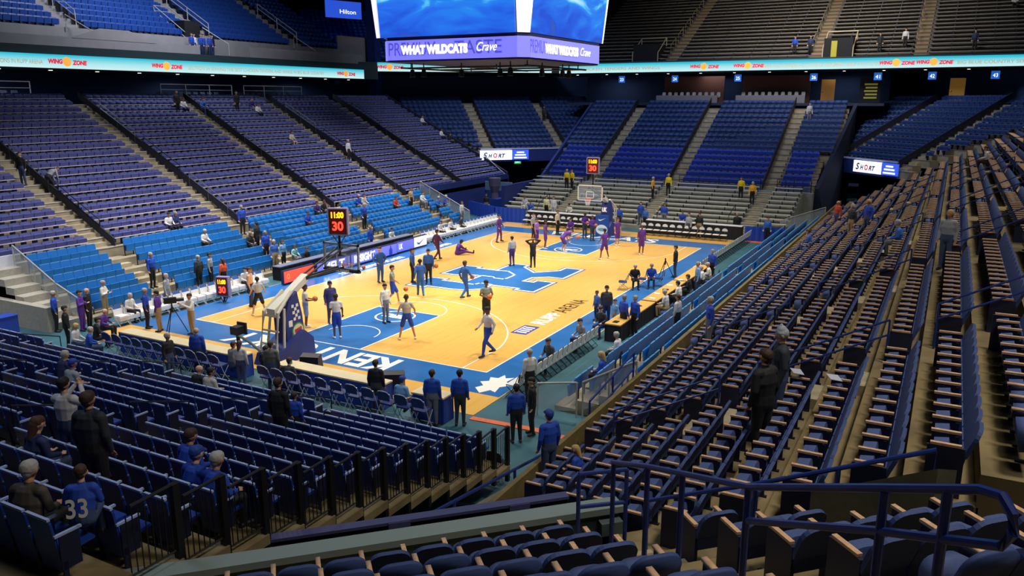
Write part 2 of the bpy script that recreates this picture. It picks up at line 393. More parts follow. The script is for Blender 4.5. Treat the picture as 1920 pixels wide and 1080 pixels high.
# padded seats of the side stand and the corner
sl = seat_slots(RP, *RPt, AR, .49); c1 = seat_slots(CB, cst(-20.05), cst(-8.55), [], .5, k0=1, inset=0)
for s in c1: s['blk'] = 'corner'
c2 = seat_slots(CB, cst(-7.35), lambda k: -7.35 + .5 * int((CB.s(k) + .42 - 41.75 + 7.35) / .5) + .01, [], .5, k0=2, inset=0)
for s in c2: s['blk'] = 'corner2'
def labp(s):
    b = s.get('blk')
    if b == 'corner': return 'dark padded seat behind the grey parapet, %s row, %s from the open end' % (ORD[s['k']], ORD[s['n'] - 1 - s['i']])
    if b: return 'dark padded seat behind the blue rail, %s row, %s from the aisle' % (ORD[s['k'] - 2], ORD[s['i']])
    return 'padded navy seat with oak arm, %s row up, %s section, %s seat' % (ORD[s['k']], ORD[s['sec']], ORD[s['i']])
pad = sl + c1 + c2

NOSE = M('nosing_pale', 'bdb6b2', .7)
for bk_, tl in ((LP, LPt), (FP, FPt), (KL, KLt), (KR, KRt)):
    mb = MB()
    for k in range(bk_.n): bk_.slab(mb, bk_.s(k) - .02, bk_.s(k) + .05, tl[0](k), tl[1](k), bk_.z(k) - .03, bk_.z(k) + .012, NOSE if bk_ is LP else M('nosing_dull', '5c6480', .8))
    struct(mb, 'trim_nosing')
PPL = [(-12.42, 5.68, 0.0, 'F', 'wide', 60, 'lightgrey', 'black', 'black', 'j', 1.8, 'person in a long pale grey jacket and black tights walking at the court end'),
(-11.44, 7.2, 0.0, 'F', 'stand', -60, 'peach', 'navyblue', 'brown', '', 1.8, 'player in a peach practice top beside the pale grey jacket'),
(-12.94, 2.33, 0.0, 'F', 'ball', -40, 'white', 'paleblue', 'black', 's', 1.8, 'player in a white tee and pale blue shorts holding a ball under the near hoop'),
(-11.88, 1.82, 0.0, 'F', 'stand', -120, 'indigo', 'indigo', 'black', '', 1.8, 'person in an indigo shirt standing behind a white tee player in the blue lane'),
(-13.61, 0.01, 0.0, 'F', 'stand', 50, 'white', 'royal', 'brown', 's', 1.8, 'player in a white tee and royal shorts seen from behind in the blue lane'),
(-7.76, 1.5, 0.0, 'F', 'walk', -60, 'greygreen', 'royal', 'black', 's', 1.8, 'player in a grey green jersey and royal shorts beside a dribbled ball'),
(-10.72, -0.32, 0.0, 'F', 'stand', -100, 'white', 'grey', 'black', '', 1.8, 'man in a white tee and grey trousers at the free throw line'),
(-12.34, -2.66, 0.0, 'F', 'wide', 40, 'beige', 'royal', 'brown', 's', 1.8, 'player in a beige hoodie and royal shorts seen from behind'),
(-4.27, 4.93, 0.0, 'F', 'hips', -110, 'trackblue', 'trackblue', 'brown', '', 1.8, 'tall man in a full blue tracksuit near the sideline boards'),
(-3.54, 3.31, 0.0, 'F', 'stand', -50, 'trackblue', 'black', 'black', '', 1.8, 'player in a blue top and black trousers with a ball at his hip'),
(-5.84, 1.18, 0.0, 'F', 'walk', 40, 'trackblue', 'trackblue', 'black', '', 1.8, 'player in blue shorts and sleeves walking away by the centre logo'),
(-3.34, 2.39, 0.0, 'F', 'stand', -150, 'trackblue', 'black', 'black', '', 1.8, 'player in a blue top and black trousers holding a ball by the centre logo'),
(-5.15, -1.04, 0.0, 'F', 'walk', -20, 'trackblue', 'trackblue', 'brown', '', 1.8, 'player in a blue tracksuit carrying a ball across the centre logo'),
(-8.42, -4.19, 0.0, 'F', 'ball', -130, 'greygreen', 'black', 'black', 's', 1.8, 'player in a grey tee with a ball behind the white tank top'),
(-12.65, -6.73, 0.0, 'F', 'walk', 150, 'tank', 'royal', 'black', '', 1.8, 'tall player in a white tank top and royal leggings near the corner of the court'),
(2.46, 5.7, 0.0, 'F', 'walk', -20, 'maroonp', 'maroonp', 'black', '', 1.8, 'player in a dark purple warm up walking by the far sideline'),
(4.55, 5.56, 0.0, 'F', 'floorsit', -30, 'purple', 'purple', 'black', '', 1.8, 'player stretching on the floor near the far sideline'),
(10.0, 5.51, 0.0, 'F', 'wide', -90, 'purple', 'purple', 'black', '', 1.8, 'purple player standing alone in the far corner of the court'),
(3.1, 0.74, 0.0, 'F', 'stand', 60, 'greyshirt', 'purpled', 'black', '', 1.8, 'man in a grey top and purple trousers standing behind the centre logo'),
(3.27, -0.58, 0.0, 'F', 'headhands', 40, 'black', 'black', 'bald', '', 1.8, 'coach all in black with hands behind his head by the centre logo'),
(7.75, -3.33, 0.0, 'F', 'wide', 60, 'purple', 'purple', 'black', 's', 1.8, 'player in a purple sleeveless uniform beside the far free throw lane'),
(12.57, -2.32, 0.0, 'F', 'stand', -120, 'purple', 'purple', 'brown', 's', 1.8, 'purple player standing beside the far hoop padding'),
(10.21, -4.88, 0.0, 'F', 'stand', -140, 'purple', 'purple', 'brown', 's', 1.8, 'purple player with a pale leg brace nearest the scorer side'),
(8.84, -0.02, 0.0, 'F', 'bend', -40, 'purple', 'purple', 'black', 's', 1.8, 'purple player bending over in the far lane'),
(13.52, -0.06, 0.0, 'F', 'ball', -120, 'purple', 'darkgrey', 'brown', '', 1.8, 'coach in a purple top and grey trousers under the far hoop'),
(14.3, 0.85, 0.0, 'F', 'ball', -130, 'purple', 'darkgrey', 'black', '', 1.8, 'coach in a purple top holding a ball under the far hoop'),
(9.31, 1.57, 0.0, 'F', 'wide', -70, 'purple', 'purple', 'black', 's', 1.8, 'purple player in the middle of the far lane group'),
(9.75, 2.44, 0.0, 'F', 'stand', -90, 'mauve', 'purple', 'black', 's', 1.8, 'player in a mauve jersey at the edge of the far lane group'),
(12.53, 4.1, 0.0, 'F', 'stand', -100, 'greyshirt', 'black', 'black', '', 1.8, 'man in a grey shirt by the far baseline'),
(14.85, 3.28, 0.0, 'F', 'stand', -100, 'beige', 'black', 'brown', '', 1.8, 'person in a beige shirt at the far baseline table'),
(4.73, -8.82, 0.0, 'F', 'stand', 100, 'black', 'darkgrey', 'black', '', 1.8, 'man in a black shirt standing by the scorers table at the far corner'),
(-5.89, -8.48, 0.0, 'F', 'stand', 150, 'blue', 'navyblue', 'brown', '', 1.8, 'child in a blue shirt standing on the court edge by the sideline'),
(-6.96, -9.77, 0.0, 'F', 'stand', 150, 'lightblue', 'khaki', 'brown', '', 1.8, 'person in a light blue shirt and khaki trousers beside the child'),
(-7.54, -10.38, 0.0, 'F', 'stand', -30, 'blazer', 'black', 'grey', '', 1.8, 'man in a royal blazer facing another blazer by the sideline chairs'),
(-7.46, -10.85, 0.0, 'F', 'stand', 150, 'blazer', 'black', 'grey', '', 1.8, 'man in a royal blazer standing with his back to the white shirted press'),
(-6.34, -9.12, 0.0, 'F', 'stand', -150, 'darkgrey', 'navyblue', 'black', '', 1.8, 'person in a dark top behind the royal blazers'),
(4.62, -10.91, 0.0, 'F', 'stand', 160, 'blazer', 'black', 'grey', '', 1.8, 'man in a royal suit behind the scorers table'),
(0.85, -11.17, 0.0, 'F', 'stand', 120, 'lightblue', 'jeans', 'grey', '', 1.8, 'man in a light blue shirt leaning at the scorers table'),
(-19.44, -6.59, 0.0, 'F', 'stand', 20, 'black', 'darkgrey', 'brown', '', 1.8, 'man in a black jacket behind the baseline stools'),
(-19.38, -8.68, 0.0, 'F', 'stand', 20, 'royal', 'greytrouser', 'brown', '', 1.8, 'man in a royal pullover and grey trousers behind the baseline table'),
(-18.98, -9.42, 0.0, 'F', 'stand', 20, 'royal', 'charcoal', 'black', '', 1.8, 'man in a royal pullover and charcoal trousers at the end of the baseline table'),
(-19.27, -11.53, 0.0, 'F', 'stand', 40, 'royal', 'black', 'black', '', 1.8, 'man in a royal jacket and black trousers on the teal floor'),
(-18.54, -11.66, 0.0, 'F', 'stand', 130, 'black', 'black', 'black', '', 1.8, 'man in a black suit beside the royal jacket'),
(-16.13, -10.35, 0.0, 'F', 'stand', 60, 'white', 'black', 'greyhair', '', 1.8, 'man in a white dress shirt and black trousers by the last courtside chair'),
(-19.56, -2.24, 0.0, 'F', 'stand', 30, 'olive', 'jeans', 'brown', '', 1.8, 'man in an olive grey jacket behind the hoop base'),
(-19.73, -0.95, 0.0, 'F', 'stand', 20, 'whitegrey', 'jeans', 'brownlong', '', 1.8, 'woman with long brown hair in a white sweater behind the baseline'),
(-19.58, 1.35, 0.0, 'F', 'stand', 30, 'royal', 'navyblue', 'bald', '', 1.8, 'large man in a shiny royal jacket behind the baseline stools'),
(-20.54, 1.69, 0.0, 'F', 'stand', -80, 'blackbrown', 'jeans', 'greyhair', '', 1.8, 'man in a black leather jacket filming beside the baseline stools'),
(-19.9, 8.5, 0.0, 'F', 'stand', -30, 'black', 'black', 'black', '', 1.8, 'photographer in black bending near the stair end'),
(-18.58, 11.33, 0.0, 'F', 'stand', -40, 'blazer', 'black', 'greyhair', '', 1.8, 'man in a royal blazer and pale tie at the foot of the corner stairs'),
(-17.53, 10.61, 0.0, 'F', 'stand', -60, 'black', 'black', 'bald', '', 1.8, 'man in a black vest standing before the end chairs'),
(-16.23, 11.35, 0.0, 'F', 'armsx', -60, 'whitevest', 'khaki', 'greyhair', '', 1.8, 'man in a dark vest and white sleeves with folded arms'),
(-17.94, 10.49, 0.0, 'F', 'armsx', -60, 'purple', 'purple', 'black', '', 1.8, 'man in a purple top with folded arms beside the black vest'),
(-16.38, 8.31, 0.0, 'F', 'stand', -50, 'royal', 'black', 'greyhair', '', 1.8, 'man in a royal jacket beside the camera operator'),
(-16.46, 7.42, 0.0, 'F', 'stand', 120, 'purple', 'khaki', 'black', '', 1.8, 'man in a purple shirt and khaki trousers beside the camera tripod'),
(-16.12, 5.79, 0.0, 'F', 'camera', 170, 'white', 'khaki', 'brown', '', 1.8, 'camera operator in white with khaki trousers behind a tripod'),
(-13.87, 10.09, 0, 'L', 'stand', -60, 'greyshirt', 'grey', 'greyhair', '', 1.75, 'man in a grey suit on the front steps of the light blue seats'),
(-12.74, 12.53, 0.6, 'L', 'stand', -80, 'blazer', 'black', 'greyhair', '', 1.75, 'man in a royal blazer standing in the aisle of the light blue seats'),
(-10.68, 11.6, 0.2, 'L', 'stand', 90, 'charcoal', 'black', 'greyhair', '', 1.75, 'person in a long charcoal coat in front of the light blue seats'),
(-9.95, 11.6, 0.2, 'L', 'stand', -60, 'greyshirt', 'black', 'black', '', 1.75, 'man in a grey hoodie reading beside the charcoal coat'),
(-9.56, 11.1, 0, 'L', 'stand', 90, 'orange', 'black', 'brownlong', '', 1.75, 'woman in an orange top in front of the light blue seats'),
(-7.66, 14.61, 1.4, 'L', 'sit', -80, 'white', 'black', 'greyhair', '', 1.22, 'spectator in a white sweater sitting alone in the light blue seats'),
(-5.36, 11.6, 0.2, 'L', 'stand', -100, 'blue', 'khaki', 'greyhair', '', 1.75, 'man in a blue shirt and khaki trousers behind the press tables'),
(-5.06, 12.53, 0.6, 'L', 'stand', -100, 'blazer', 'black', 'grey', '', 1.75, 'man in a royal suit behind the blue shirted man'),
(-4.68, 11.6, 0.2, 'L', 'stand', -90, 'lightblue', 'black', 'brownlong', '', 1.65, 'woman with long hair in a pale blue top behind the press tables'),
(-3.59, 11.82, 0.2, 'L', 'sit', -90, 'teal', 'grey', 'brownlong', '', 1.25, 'woman in a pale teal top sitting at the press row'),
(-3.38, 11.1, 0, 'L', 'sit', -90, 'black', 'black', 'brown', '', 1.25, 'person in black sitting at the press row'),
(-4.11, 15.32, 1.8, 'L', 'stand', -100, 'royal', 'black', 'grey', '', 1.75, 'person in royal on the stairs below the television camera'),
(-4.79, 13.46, 1.0, 'L', 'stand', 100, 'black', 'black', 'black', '', 1.75, 'person in black in the aisle above the press row'),
(-5.23, 13.68, 1.0, 'L', 'sit', -90, 'charcoal', 'black', 'grey', '', 1.3, 'person in charcoal crouching in the aisle above the press row'),
(5.11, 13.46, 1.0, 'L', 'stand', -90, 'royal', 'black', 'greyhair', '', 1.75, 'man in a royal jacket standing in the light blue seats behind the boards'),
(7.0, 15.54, 1.8, 'L', 'sit', -90, 'royal', 'grey', 'greyhair', '', 1.25, 'spectator in royal sitting in the lowest dark seats'),
(7.61, 15.54, 1.8, 'L', 'sit', -90, 'beige', 'grey', 'brown', '', 1.25, 'spectator in beige sitting beside the royal spectator'),
(0.67, 14.61, 1.4, 'L', 'sit', -90, 'royal', 'black', 'brown', '', 1.25, 'spectator with raised arms in royal behind the shot clock'),
(2.61, 15.54, 1.8, 'L', 'sit', -90, 'purpled', 'black', 'brown', '', 1.25, 'spectator in plum sitting behind the shot clock'),
(3.3, 15.54, 1.8, 'L', 'sit', -90, 'black', 'black', 'brown', '', 1.25, 'spectator in black sitting behind the shot clock'),
(10.19, 14.61, 1.4, 'L', 'sit', -90, 'orangered', 'black', 'brown', '', 1.25, 'spectator with a red bag in the light blue seats'),
(11.96, 14.39, 1.4, 'L', 'stand', -90, 'tan', 'black', 'brown', '', 1.5, 'person in tan standing above the light blue seats'),
(13.7, 14.61, 1.4, 'L', 'sit', -90, 'white', 'grey', 'brown', '', 1.25, 'spectator in white at the top of the light blue seats'),
(14.53, 13.68, 1.0, 'L', 'sit', -90, 'blue', 'black', 'greyhair', '', 1.25, 'spectator in blue near the far stairs'),
(15.61, 13.68, 1.0, 'L', 'sit', -90, 'royal', 'grey', 'greyhair', '', 1.25, 'spectator in royal near the far stairs'),
(14.85, 11.6, 0.2, 'L', 'stand', -90, 'whitegrey', 'grey', 'brown', '', 1.25, 'person in pale clothes low in the light blue seats by the far stairs'),
(4.91, 11.1, 0, 'L', 'sit', -90, 'white', 'black', 'black', '', 1.25, 'spectator in white behind the advertising boards'),
(2.42, 10.85, 0, 'L', 'stand', -90, 'royal', 'royal', 'grey', '', 1.6, 'person in royal behind the advertising boards'),
(-8.35, 16.57, 2.3, 'L', 'sit', -90, 'white', 'black', 'black', '', 1.25, 'spectator in white and black among the dark blue seats'),
(-7.91, 16.57, 2.3, 'L', 'sit', -90, 'navyblue', 'black', 'grey', '', 1.25, 'spectator in navy beside the white and black spectator'),
(-12.94, 21.95, 5.24, 'L', 'stand', -160, 'blackbrown', 'jeans', 'brown', '', 1.75, 'person in a dark jacket leaning on the aisle rail'),
(-11.98, 21.15, 4.82, 'L', 'bend', 0, 'greyshirt', 'black', 'brown', '', 1.2, 'person in grey bending over the seats by the aisle'),
(9.29, 23.77, 6.08, 'L', 'sit', -90, 'beige', 'beige', 'brown', '', 1.25, 'spectator in beige alone in the upper dark seats'),
(12.95, 21.15, 4.82, 'L', 'stand', -90, 'whitegrey', 'black', 'greyhair', '', 1.75, 'usher in a white top and black trousers on the aisle'),
(2.68, 28.35, 8.6, 'L', 'stand', -90, 'black', 'black', 'brown', '', 1.75, 'person in black at the top of an aisle'),
(3.33, 28.57, 8.6, 'L', 'sit', -90, 'white', 'black', 'brown', '', 1.25, 'spectator in white near the top of an aisle'),
(5.14, 28.57, 8.6, 'L', 'sit', -90, 'blue', 'jeans', 'brown', '', 1.25, 'spectator in blue under the rail boxes'),
(8.34, 28.35, 8.6, 'L', 'stand', -90, 'black', 'black', 'black', '', 1.5, 'spectator in black under the rail boxes'),
(10.04, 28.57, 8.6, 'L', 'sit', -90, 'purpled', 'grey', 'brown', '', 1.25, 'spectator in plum under the rail boxes'),
(9.9, 27.77, 8.18, 'L', 'sit', -90, 'white', 'black', 'brown', '', 1.25, 'spectator in white under the rail boxes'),
(29.46, 25.37, 6.92, 'L', 'sit', -90, 'white', 'black', 'brown', '', 1.3, 'spectator in white high in the far side seats'),
(29.25, 22.97, 5.66, 'L', 'sit', -90, 'white', 'black', 'black', '', 1.4, 'spectator in white above the corner exit'),
(29.56, 22.17, 5.24, 'L', 'sit', -90, 'black', 'black', 'black', '', 1.4, 'spectator in black above the corner exit'),
(41.33, 17.5, 7.27, 'Q', 'stand', 180, 'charcoal', 'black', 'brown', '', 1.75, 'person in charcoal on a stair high behind the far hoop'),
(38.4, -10.26, 7.69, 'Q', 'stand', -150, 'whitegrey', 'grey', 'brown', '', 1.75, 'person in pale clothes walking up the far stairs'),
(25.72, 7.55, 2.05, 'Q', 'stand', 180, 'yellow', 'black', 'greyhair', '', 1.75, 'usher in a yellow jacket at the rail above the far hoop'),
(25.72, 7.04, 2.05, 'Q', 'stand', 150, 'yellow', 'black', 'brown', '', 1.75, 'usher in a yellow jacket at the rail beside another usher, nearer the far hoop'),
(24.96, -0.55, 1.8, 'Q', 'stand', -90, 'orangeyellow', 'black', 'greyhair', '', 1.75, 'usher in an amber jacket at the middle of the far rail'),
(25.72, -1.62, 2.05, 'Q', 'stand', 180, 'yellow', 'black', 'greyhair', '', 1.75, 'usher in a yellow jacket standing alone beside the middle stairs'),
(25.72, -7.52, 2.05, 'Q', 'stand', 180, 'yellow', 'black', 'brown', '', 1.75, 'usher in a yellow jacket by the last stairs of the far rail'),
(24.96, -8.57, 1.8, 'Q', 'stand', -160, 'orangeyellow', 'black', 'greyhair', '', 1.75, 'usher in an amber jacket by the last stairs of the far rail'),
(21.38, 9.38, 0.55, 'Q', 'sit', 180, 'whitegrey', 'whitegrey', 'brown', '', 1.25, 'spectator in pale clothes at the end of the far bleachers'),
(20.62, 8.43, 0.3, 'Q', 'sit', 180, 'blue', 'grey', 'brown', '', 1.25, 'spectator in blue low on the far bleachers'),
(20.4, 6.9, 0.3, 'Q', 'stand', 180, 'cream', 'black', 'brown', '', 1.5, 'spectator in cream on the far bleachers'),
(20.4, 6.27, 0.3, 'Q', 'stand', 180, 'whitegrey', 'whitegrey', 'brown', '', 1.75, 'spectator all in white on the far bleachers'),
(20.45, 4.84, 0.3, 'Q', 'sit', 180, 'white', 'black', 'black', '', 1.2, 'spectator in white sitting low on the far bleachers'),
(20.4, -1.18, 0.3, 'Q', 'stand', 180, 'royal', 'jeans', 'brown', '', 1.75, 'person in royal standing low on the far bleachers'),
(20.4, -3.06, 0.3, 'Q', 'stand', 180, 'royal', 'grey', 'brown', '', 1.6, 'person in royal waiting low on the far bleachers'),
(20.62, -4.47, 0.3, 'Q', 'sit', 180, 'royal', 'grey', 'brown', '', 1.25, 'spectator in royal behind the white fronted chairs'),
(18.45, -6.33, 0.0, 'F', 'stand', 180, 'black', 'khaki', 'brown', '', 1.8, 'man in a black shirt and khaki trousers by the far table'),
(18.09, -5.65, 0.0, 'F', 'stand', 160, 'greyshirt', 'darkgrey', 'brown', '', 1.8, 'person in grey beside the far table'),
(19.98, -8.66, 0.0, 'F', 'stand', 180, 'black', 'black', 'grey', '', 1.8, 'security guard in black at the end of the far table'),
(18.74, -11.06, 0.0, 'F', 'stand', 180, 'blue', 'black', 'brown', '', 1.8, 'person in blue near the far corner gate'),
(19.38, 0.19, 0.0, 'F', 'stand', 180, 'royal', 'black', 'brown', '', 1.8, 'coach in royal behind the far hoop padding'),
(19.85, -1.76, 0.0, 'F', 'stand', 160, 'blue', 'black', 'brown', '', 1.8, 'person in blue beside the far hoop'),
(21.66, 13.35, 0.0, 'F', 'stand', 200, 'black', 'grey', 'brown', '', 1.8, 'person in black in front of the blue corner drape'),
(23.97, 12.7, 0.0, 'F', 'stand', 200, 'blackbrown', 'black', 'brown', '', 1.8, 'person in dark red standing by the corner tunnel'),
(-8.98, -13.12, 0.75, 'R', 'stand', 80, 'whitegrey', 'black', 'brown', '', 1.7, 'woman in a white tee with a back print behind the scorers table'),
(-13.41, -15.5, 1.79, 'R', 'stand', 120, 'blazer', 'greytrouser', 'greyhair', '', 1.7, 'man in royal standing beside the light blue seats'),
(-11.78, -11.82, 0.15, 'R', 'sit', 90, 'whitegrey', 'black', 'greyhair', '', 1.2, 'spectator in white sitting in the light blue front row'),
(-15.12, -12.58, 0.45, 'R', 'sit', 90, 'royal', 'black', 'blond', '', 1.2, 'spectator in royal with blond hair in the light blue front row'),
(-24.32, -15.72, 1.79, 'R', 'sit', 90, 'royal', 'black', 'blond', '', 1.2, 'blond child in royal in the first padded row'),
(-23.67, -14.7, 1.37, 'R', 'stand', 60, 'royal', 'jeans', 'cap', '', 1.75, 'man in a royal top, cap and jeans at the rail of the near tunnel'),
(-25.5, -19.5, 3.89, 'R', 'stand', 60, 'black', 'black', 'brown', '', 1.85, 'big man in a black jacket standing among the padded seats'),
(-24.09, -19.5, 3.89, 'R', 'stand', 110, 'charcoal', 'jeans', 'greyhat', '', 1.75, 'person in a grey knit hat and charcoal coat beside the big man'),
(-13.59, -21.95, 5.15, 'R', 'stand', 160, 'greyshirt', 'jeans', 'blond', '', 1.6, 'woman with blond hair in grey walking between padded rows'),
(-7.15, -20.52, 4.31, 'R', 'sit', 90, 'blue', 'grey', 'greyhair', '', 1.25, 'spectator in blue sitting high in the padded seats'),
(11.77, -16.3, 2.21, 'R', 'stand', 140, 'orangered', 'jeans', 'bald', '', 1.75, 'man in a red and white top at the far end of the near stand'),
(3.21, -17.9, 3.05, 'R', 'stand', 140, 'charcoal', 'khaki', 'greyhat', '', 1.75, 'man in charcoal beside the red and white top'),
(1.92, -18.7, 3.47, 'R', 'stand', 140, 'royal', 'jeans', 'blond', '', 1.75, 'person in royal beside the man in charcoal'),
(5.72, -15.72, 1.79, 'R', 'sit', 90, 'blue', 'grey', 'brown', '', 1.2, 'spectator in blue sitting low in the padded seats'),
(12.6, -23.55, 5.99, 'R', 'sit', 90, 'whitegrey', 'black', 'brown', '', 1.5, 'spectator in white at the far top of the near stand'),
(-30.8, -8.96, 3.37, 'N', 'phone', 20, 'whitegrey', 'jeans', 'black', '', 1.75, 'person in a white hoodie holding up a phone in the near seats'),
(-31.6, -10.85, 3.62, 'N', 'stand', 20, 'charcoal', 'black', 'brown', '', 1.85, 'big man in a dark charcoal jacket in the near seats'),
(-31.82, -9.65, 3.62, 'N', 'sit', 0, 'navyblue', 'jeans', 'brownlong', '', 1.25, 'spectator with long dark hair behind the white hoodie'),
(-33.42, -12.25, 4.12, 'N', 'sit', 20, 'brownc', 'black', 'greyhair', '', 1.25, 'grey haired spectator in a brown jacket by the picket rail'),
(-33.15, -12.95, 4.12, 'N', 'sit', 42, 'royal', 'jeans', 'brown', '', 1.15, 'child in a royal jersey numbered 33 by the picket rail'),
(-30.22, -11.16, 3.12, 'N', 'sit', 0, 'royal', 'jeans', 'brown', '', 1.25, 'spectator in royal two rows below the numbered jersey'),
(-31.02, -12.26, 3.37, 'N', 'sit', 0, 'royal', 'black', 'cap', '', 1.25, 'spectator in royal and a royal cap'),
(-31.02, -12.7, 3.37, 'N', 'sit', 0, 'royal', 'black', 'greyhair', '', 1.25, 'grey haired spectator in a bright royal pullover'),
(-26.0, -9.04, 1.87, 'N', 'stand', 10, 'black', 'black', 'brown', '', 1.7, 'person in black with a blue scarf standing in the near seats'),
(-25.2, -8.72, 1.62, 'N', 'stand', 10, 'royal', 'black', 'brown', '', 1.35, 'child in royal standing beside the person in black'),
(-26.22, -1.36, 1.87, 'N', 'sit', 0, 'navyblue', 'black', 'greyhair', '', 1.25, 'spectator in navy reading by the aisle rail'),
(-27.02, -2.96, 2.12, 'N', 'sit', 0, 'greyshirt', 'jeans', 'cap', '', 1.25, 'spectator with a cap and a paper by the aisle rail'),
(-23.82, -3.67, 1.12, 'N', 'sit', 0, 'black', 'black', 'bald', '', 1.25, 'bald spectator in black in the front row of near seats'),
(-23.82, -4.13, 1.12, 'N', 'sit', 0, 'beige', 'royal', 'black', '', 1.2, 'spectator in beige beside the bald spectator')]
# ---------------------------------------------------------------- seats
place_seats(pad, {e: padded_parts(A_BACK, A_CUSH, WOODARM, e) for e in (-1, 0, 1)}, 'padded_seat', 'seat', 'padded seats with oak armrests', labp,
    'navy padded seats with oak armrests filling the rest of the long stand', merge_parts(padded_parts(A_BACK, A_CUSH, WOODARM)), 300)
bl = seat_slots(LB, *LBt, AL, .5, off=.55)
for s in bl: s['w'] = 'opposite stand'
br = seat_slots(RB, *RBt, AR, .5, off=.45)
for s in br: s['w'] = 'stand by the scorers table'
place_seats(bl + br, {0: blue_parts()}, 'folding_stand_seat', 'seat', 'sky blue folding stand seats',
    lambda s: 'sky blue folding seat, %s of the %s row, %s section, %s' % (ORD[s['i']], ORD[s['k']], ORD[s['sec']], s['w']),
    'sky blue folding seats in the remaining rows beside the court', merge_parts(blue_parts()), 300)
nl = seat_slots(NB, lambda k: -12.45 - .06 * k, NBt[1], AN, .49, inset=.05)
place_seats(nl, {e: navy_parts(e) for e in (0, 1)}, 'plastic_stand_seat', 'seat', 'royal navy plastic seats behind the near hoop',
    lambda s: 'royal navy plastic seat behind the near hoop, %s row up, %s section, %s seat' % (ORD[s['k']], ORD[s['sec']], ORD[s['i']]),
    'royal navy plastic seats behind the near hoop, the remaining ones', merge_parts(navy_parts()), 300)
lp = seat_slots(LP, *LPt, AL, .55, off=.4)
sp = simple_parts(L_BACK, L_CUSH, edge=M('seat_pan_edge', 'c2bcc4', .5))
place_seats(lp, {0: sp}, 'tip_up_seat', 'seat', 'dusky blue tip-up seats of the opposite stand',
    lambda s: 'dusky blue tip-up seat, opposite stand, %s row, %s section, %s seat' % (ORD[s['k']], ORD[s['sec']], ORD[s['i']]),
    'dusky blue tip-up seats of the opposite stand, the upper ones', sp, 300)
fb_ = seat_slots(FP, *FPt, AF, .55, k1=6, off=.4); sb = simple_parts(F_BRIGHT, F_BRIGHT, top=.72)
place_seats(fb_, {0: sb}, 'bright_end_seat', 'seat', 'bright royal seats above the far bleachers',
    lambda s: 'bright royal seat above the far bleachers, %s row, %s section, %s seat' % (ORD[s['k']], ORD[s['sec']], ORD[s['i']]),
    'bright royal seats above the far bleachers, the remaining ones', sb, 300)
fd = seat_slots(FP, *FPt, AF, .55, k0=6, off=.4); kl = seat_slots(KL, *KLt, AK, .55, off=.4); kr = seat_slots(KR, *KRt, AK, .55, off=.4)
for q, n in ((fd, 'far end'), (kl, 'corner above the exit sign'), (kr, 'corner beside the long stand')):
    for s in q: s['w'] = n
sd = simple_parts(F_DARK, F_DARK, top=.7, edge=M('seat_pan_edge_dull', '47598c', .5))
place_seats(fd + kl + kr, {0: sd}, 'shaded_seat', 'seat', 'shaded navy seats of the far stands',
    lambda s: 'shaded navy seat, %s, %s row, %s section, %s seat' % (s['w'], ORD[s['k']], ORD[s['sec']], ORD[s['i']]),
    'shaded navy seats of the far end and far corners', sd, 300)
AU = [(-13.2, -11.9), (-2.1, -.8), (9.6, 11.0), (20.0, 21.4)]
ul = seat_slots(UL, *ULt, AU, .55); uk = seat_slots(UK, *UKt, [], .55)
for s in ul: s['w'] = 'upper deck'
for s in uk: s['w'] = 'upper deck corner'
su = simple_parts(U_SEAT, U_SEAT, top=.8)
place_seats(ul + uk, {0: su}, 'upper_deck_seat', 'seat', 'glossy royal seats of the upper deck',
    lambda s: 'glossy royal seat, %s, %s row, %s section, %s seat' % (s['w'], ORD[s['k']], ORD[s['sec']], ORD[s['i']]),
    'glossy royal seats of the upper deck, the remaining ones', su, 300)
stairs(UL, AU, GREYW)
# bench rows: telescopic bleachers at the far end, aluminium benches of the far upper deck
def benches(bank, tlo, thi, aisles, m, name, labf, group, w=.28, h=.42, off=.3):
    for k in range(bank.n):
        lo, hi = tlo(k), thi(k); cuts = [lo]
        for a, b in sorted(aisles):
            if lo < a and b < hi: cuts += [a, b]
        cuts.append(hi)
        for si in range(0, len(cuts) - 1, 2):
            a, b = cuts[si] + .05, cuts[si + 1] - .05; z = bank.z(k); s0 = bank.s(k) + off; mb = MB()
            if not any(in_view(*bank.P(s0, t, z)) for t in (a, (a + b) / 2, b)): continue
            L = b - a; mb.box(-w / 2, w / 2, -L / 2, L / 2, h - .05, h, m); n = max(2, int(L / 1.6))
            for i in range(n + 1):
                y = -L / 2 + .1 + (L - .2) * i / n; mb.box(-.04, .04, y - .03, y + .03, 0, h - .05, A_MET)
            tag(build(mb, name, None, loc=bank.P(s0, (a + b) / 2, z), rz=bank.face()), labf(k, si // 2), 'bench', group)
benches(FB, *FBt, AF, M('bleacher_plank', 'cfccbc', .6, noise=.1), 'bleacher_bench', lambda k, s: 'grey bleacher bench, %s row up behind the far hoop, %s section' % (ORD[k], ORD[s]), 'grey bleacher benches behind the far hoop', off=.5)
AUF = [(-30.2, -29), (-19.0, -17.8), (-10.2, -9.0), (3.6, 4.8)]
benches(UF, *UFt, AUF, BENCHD, 'upper_bench', lambda k, s: 'dark aluminium bench, upper deck over the far end, %s row, %s section' % (ORD[k], ORD[s]), 'aluminium benches of the far upper deck', w=.34, off=.45)
stairs(UF, AUF, M('upper_step_concrete', '8a7350', .8))
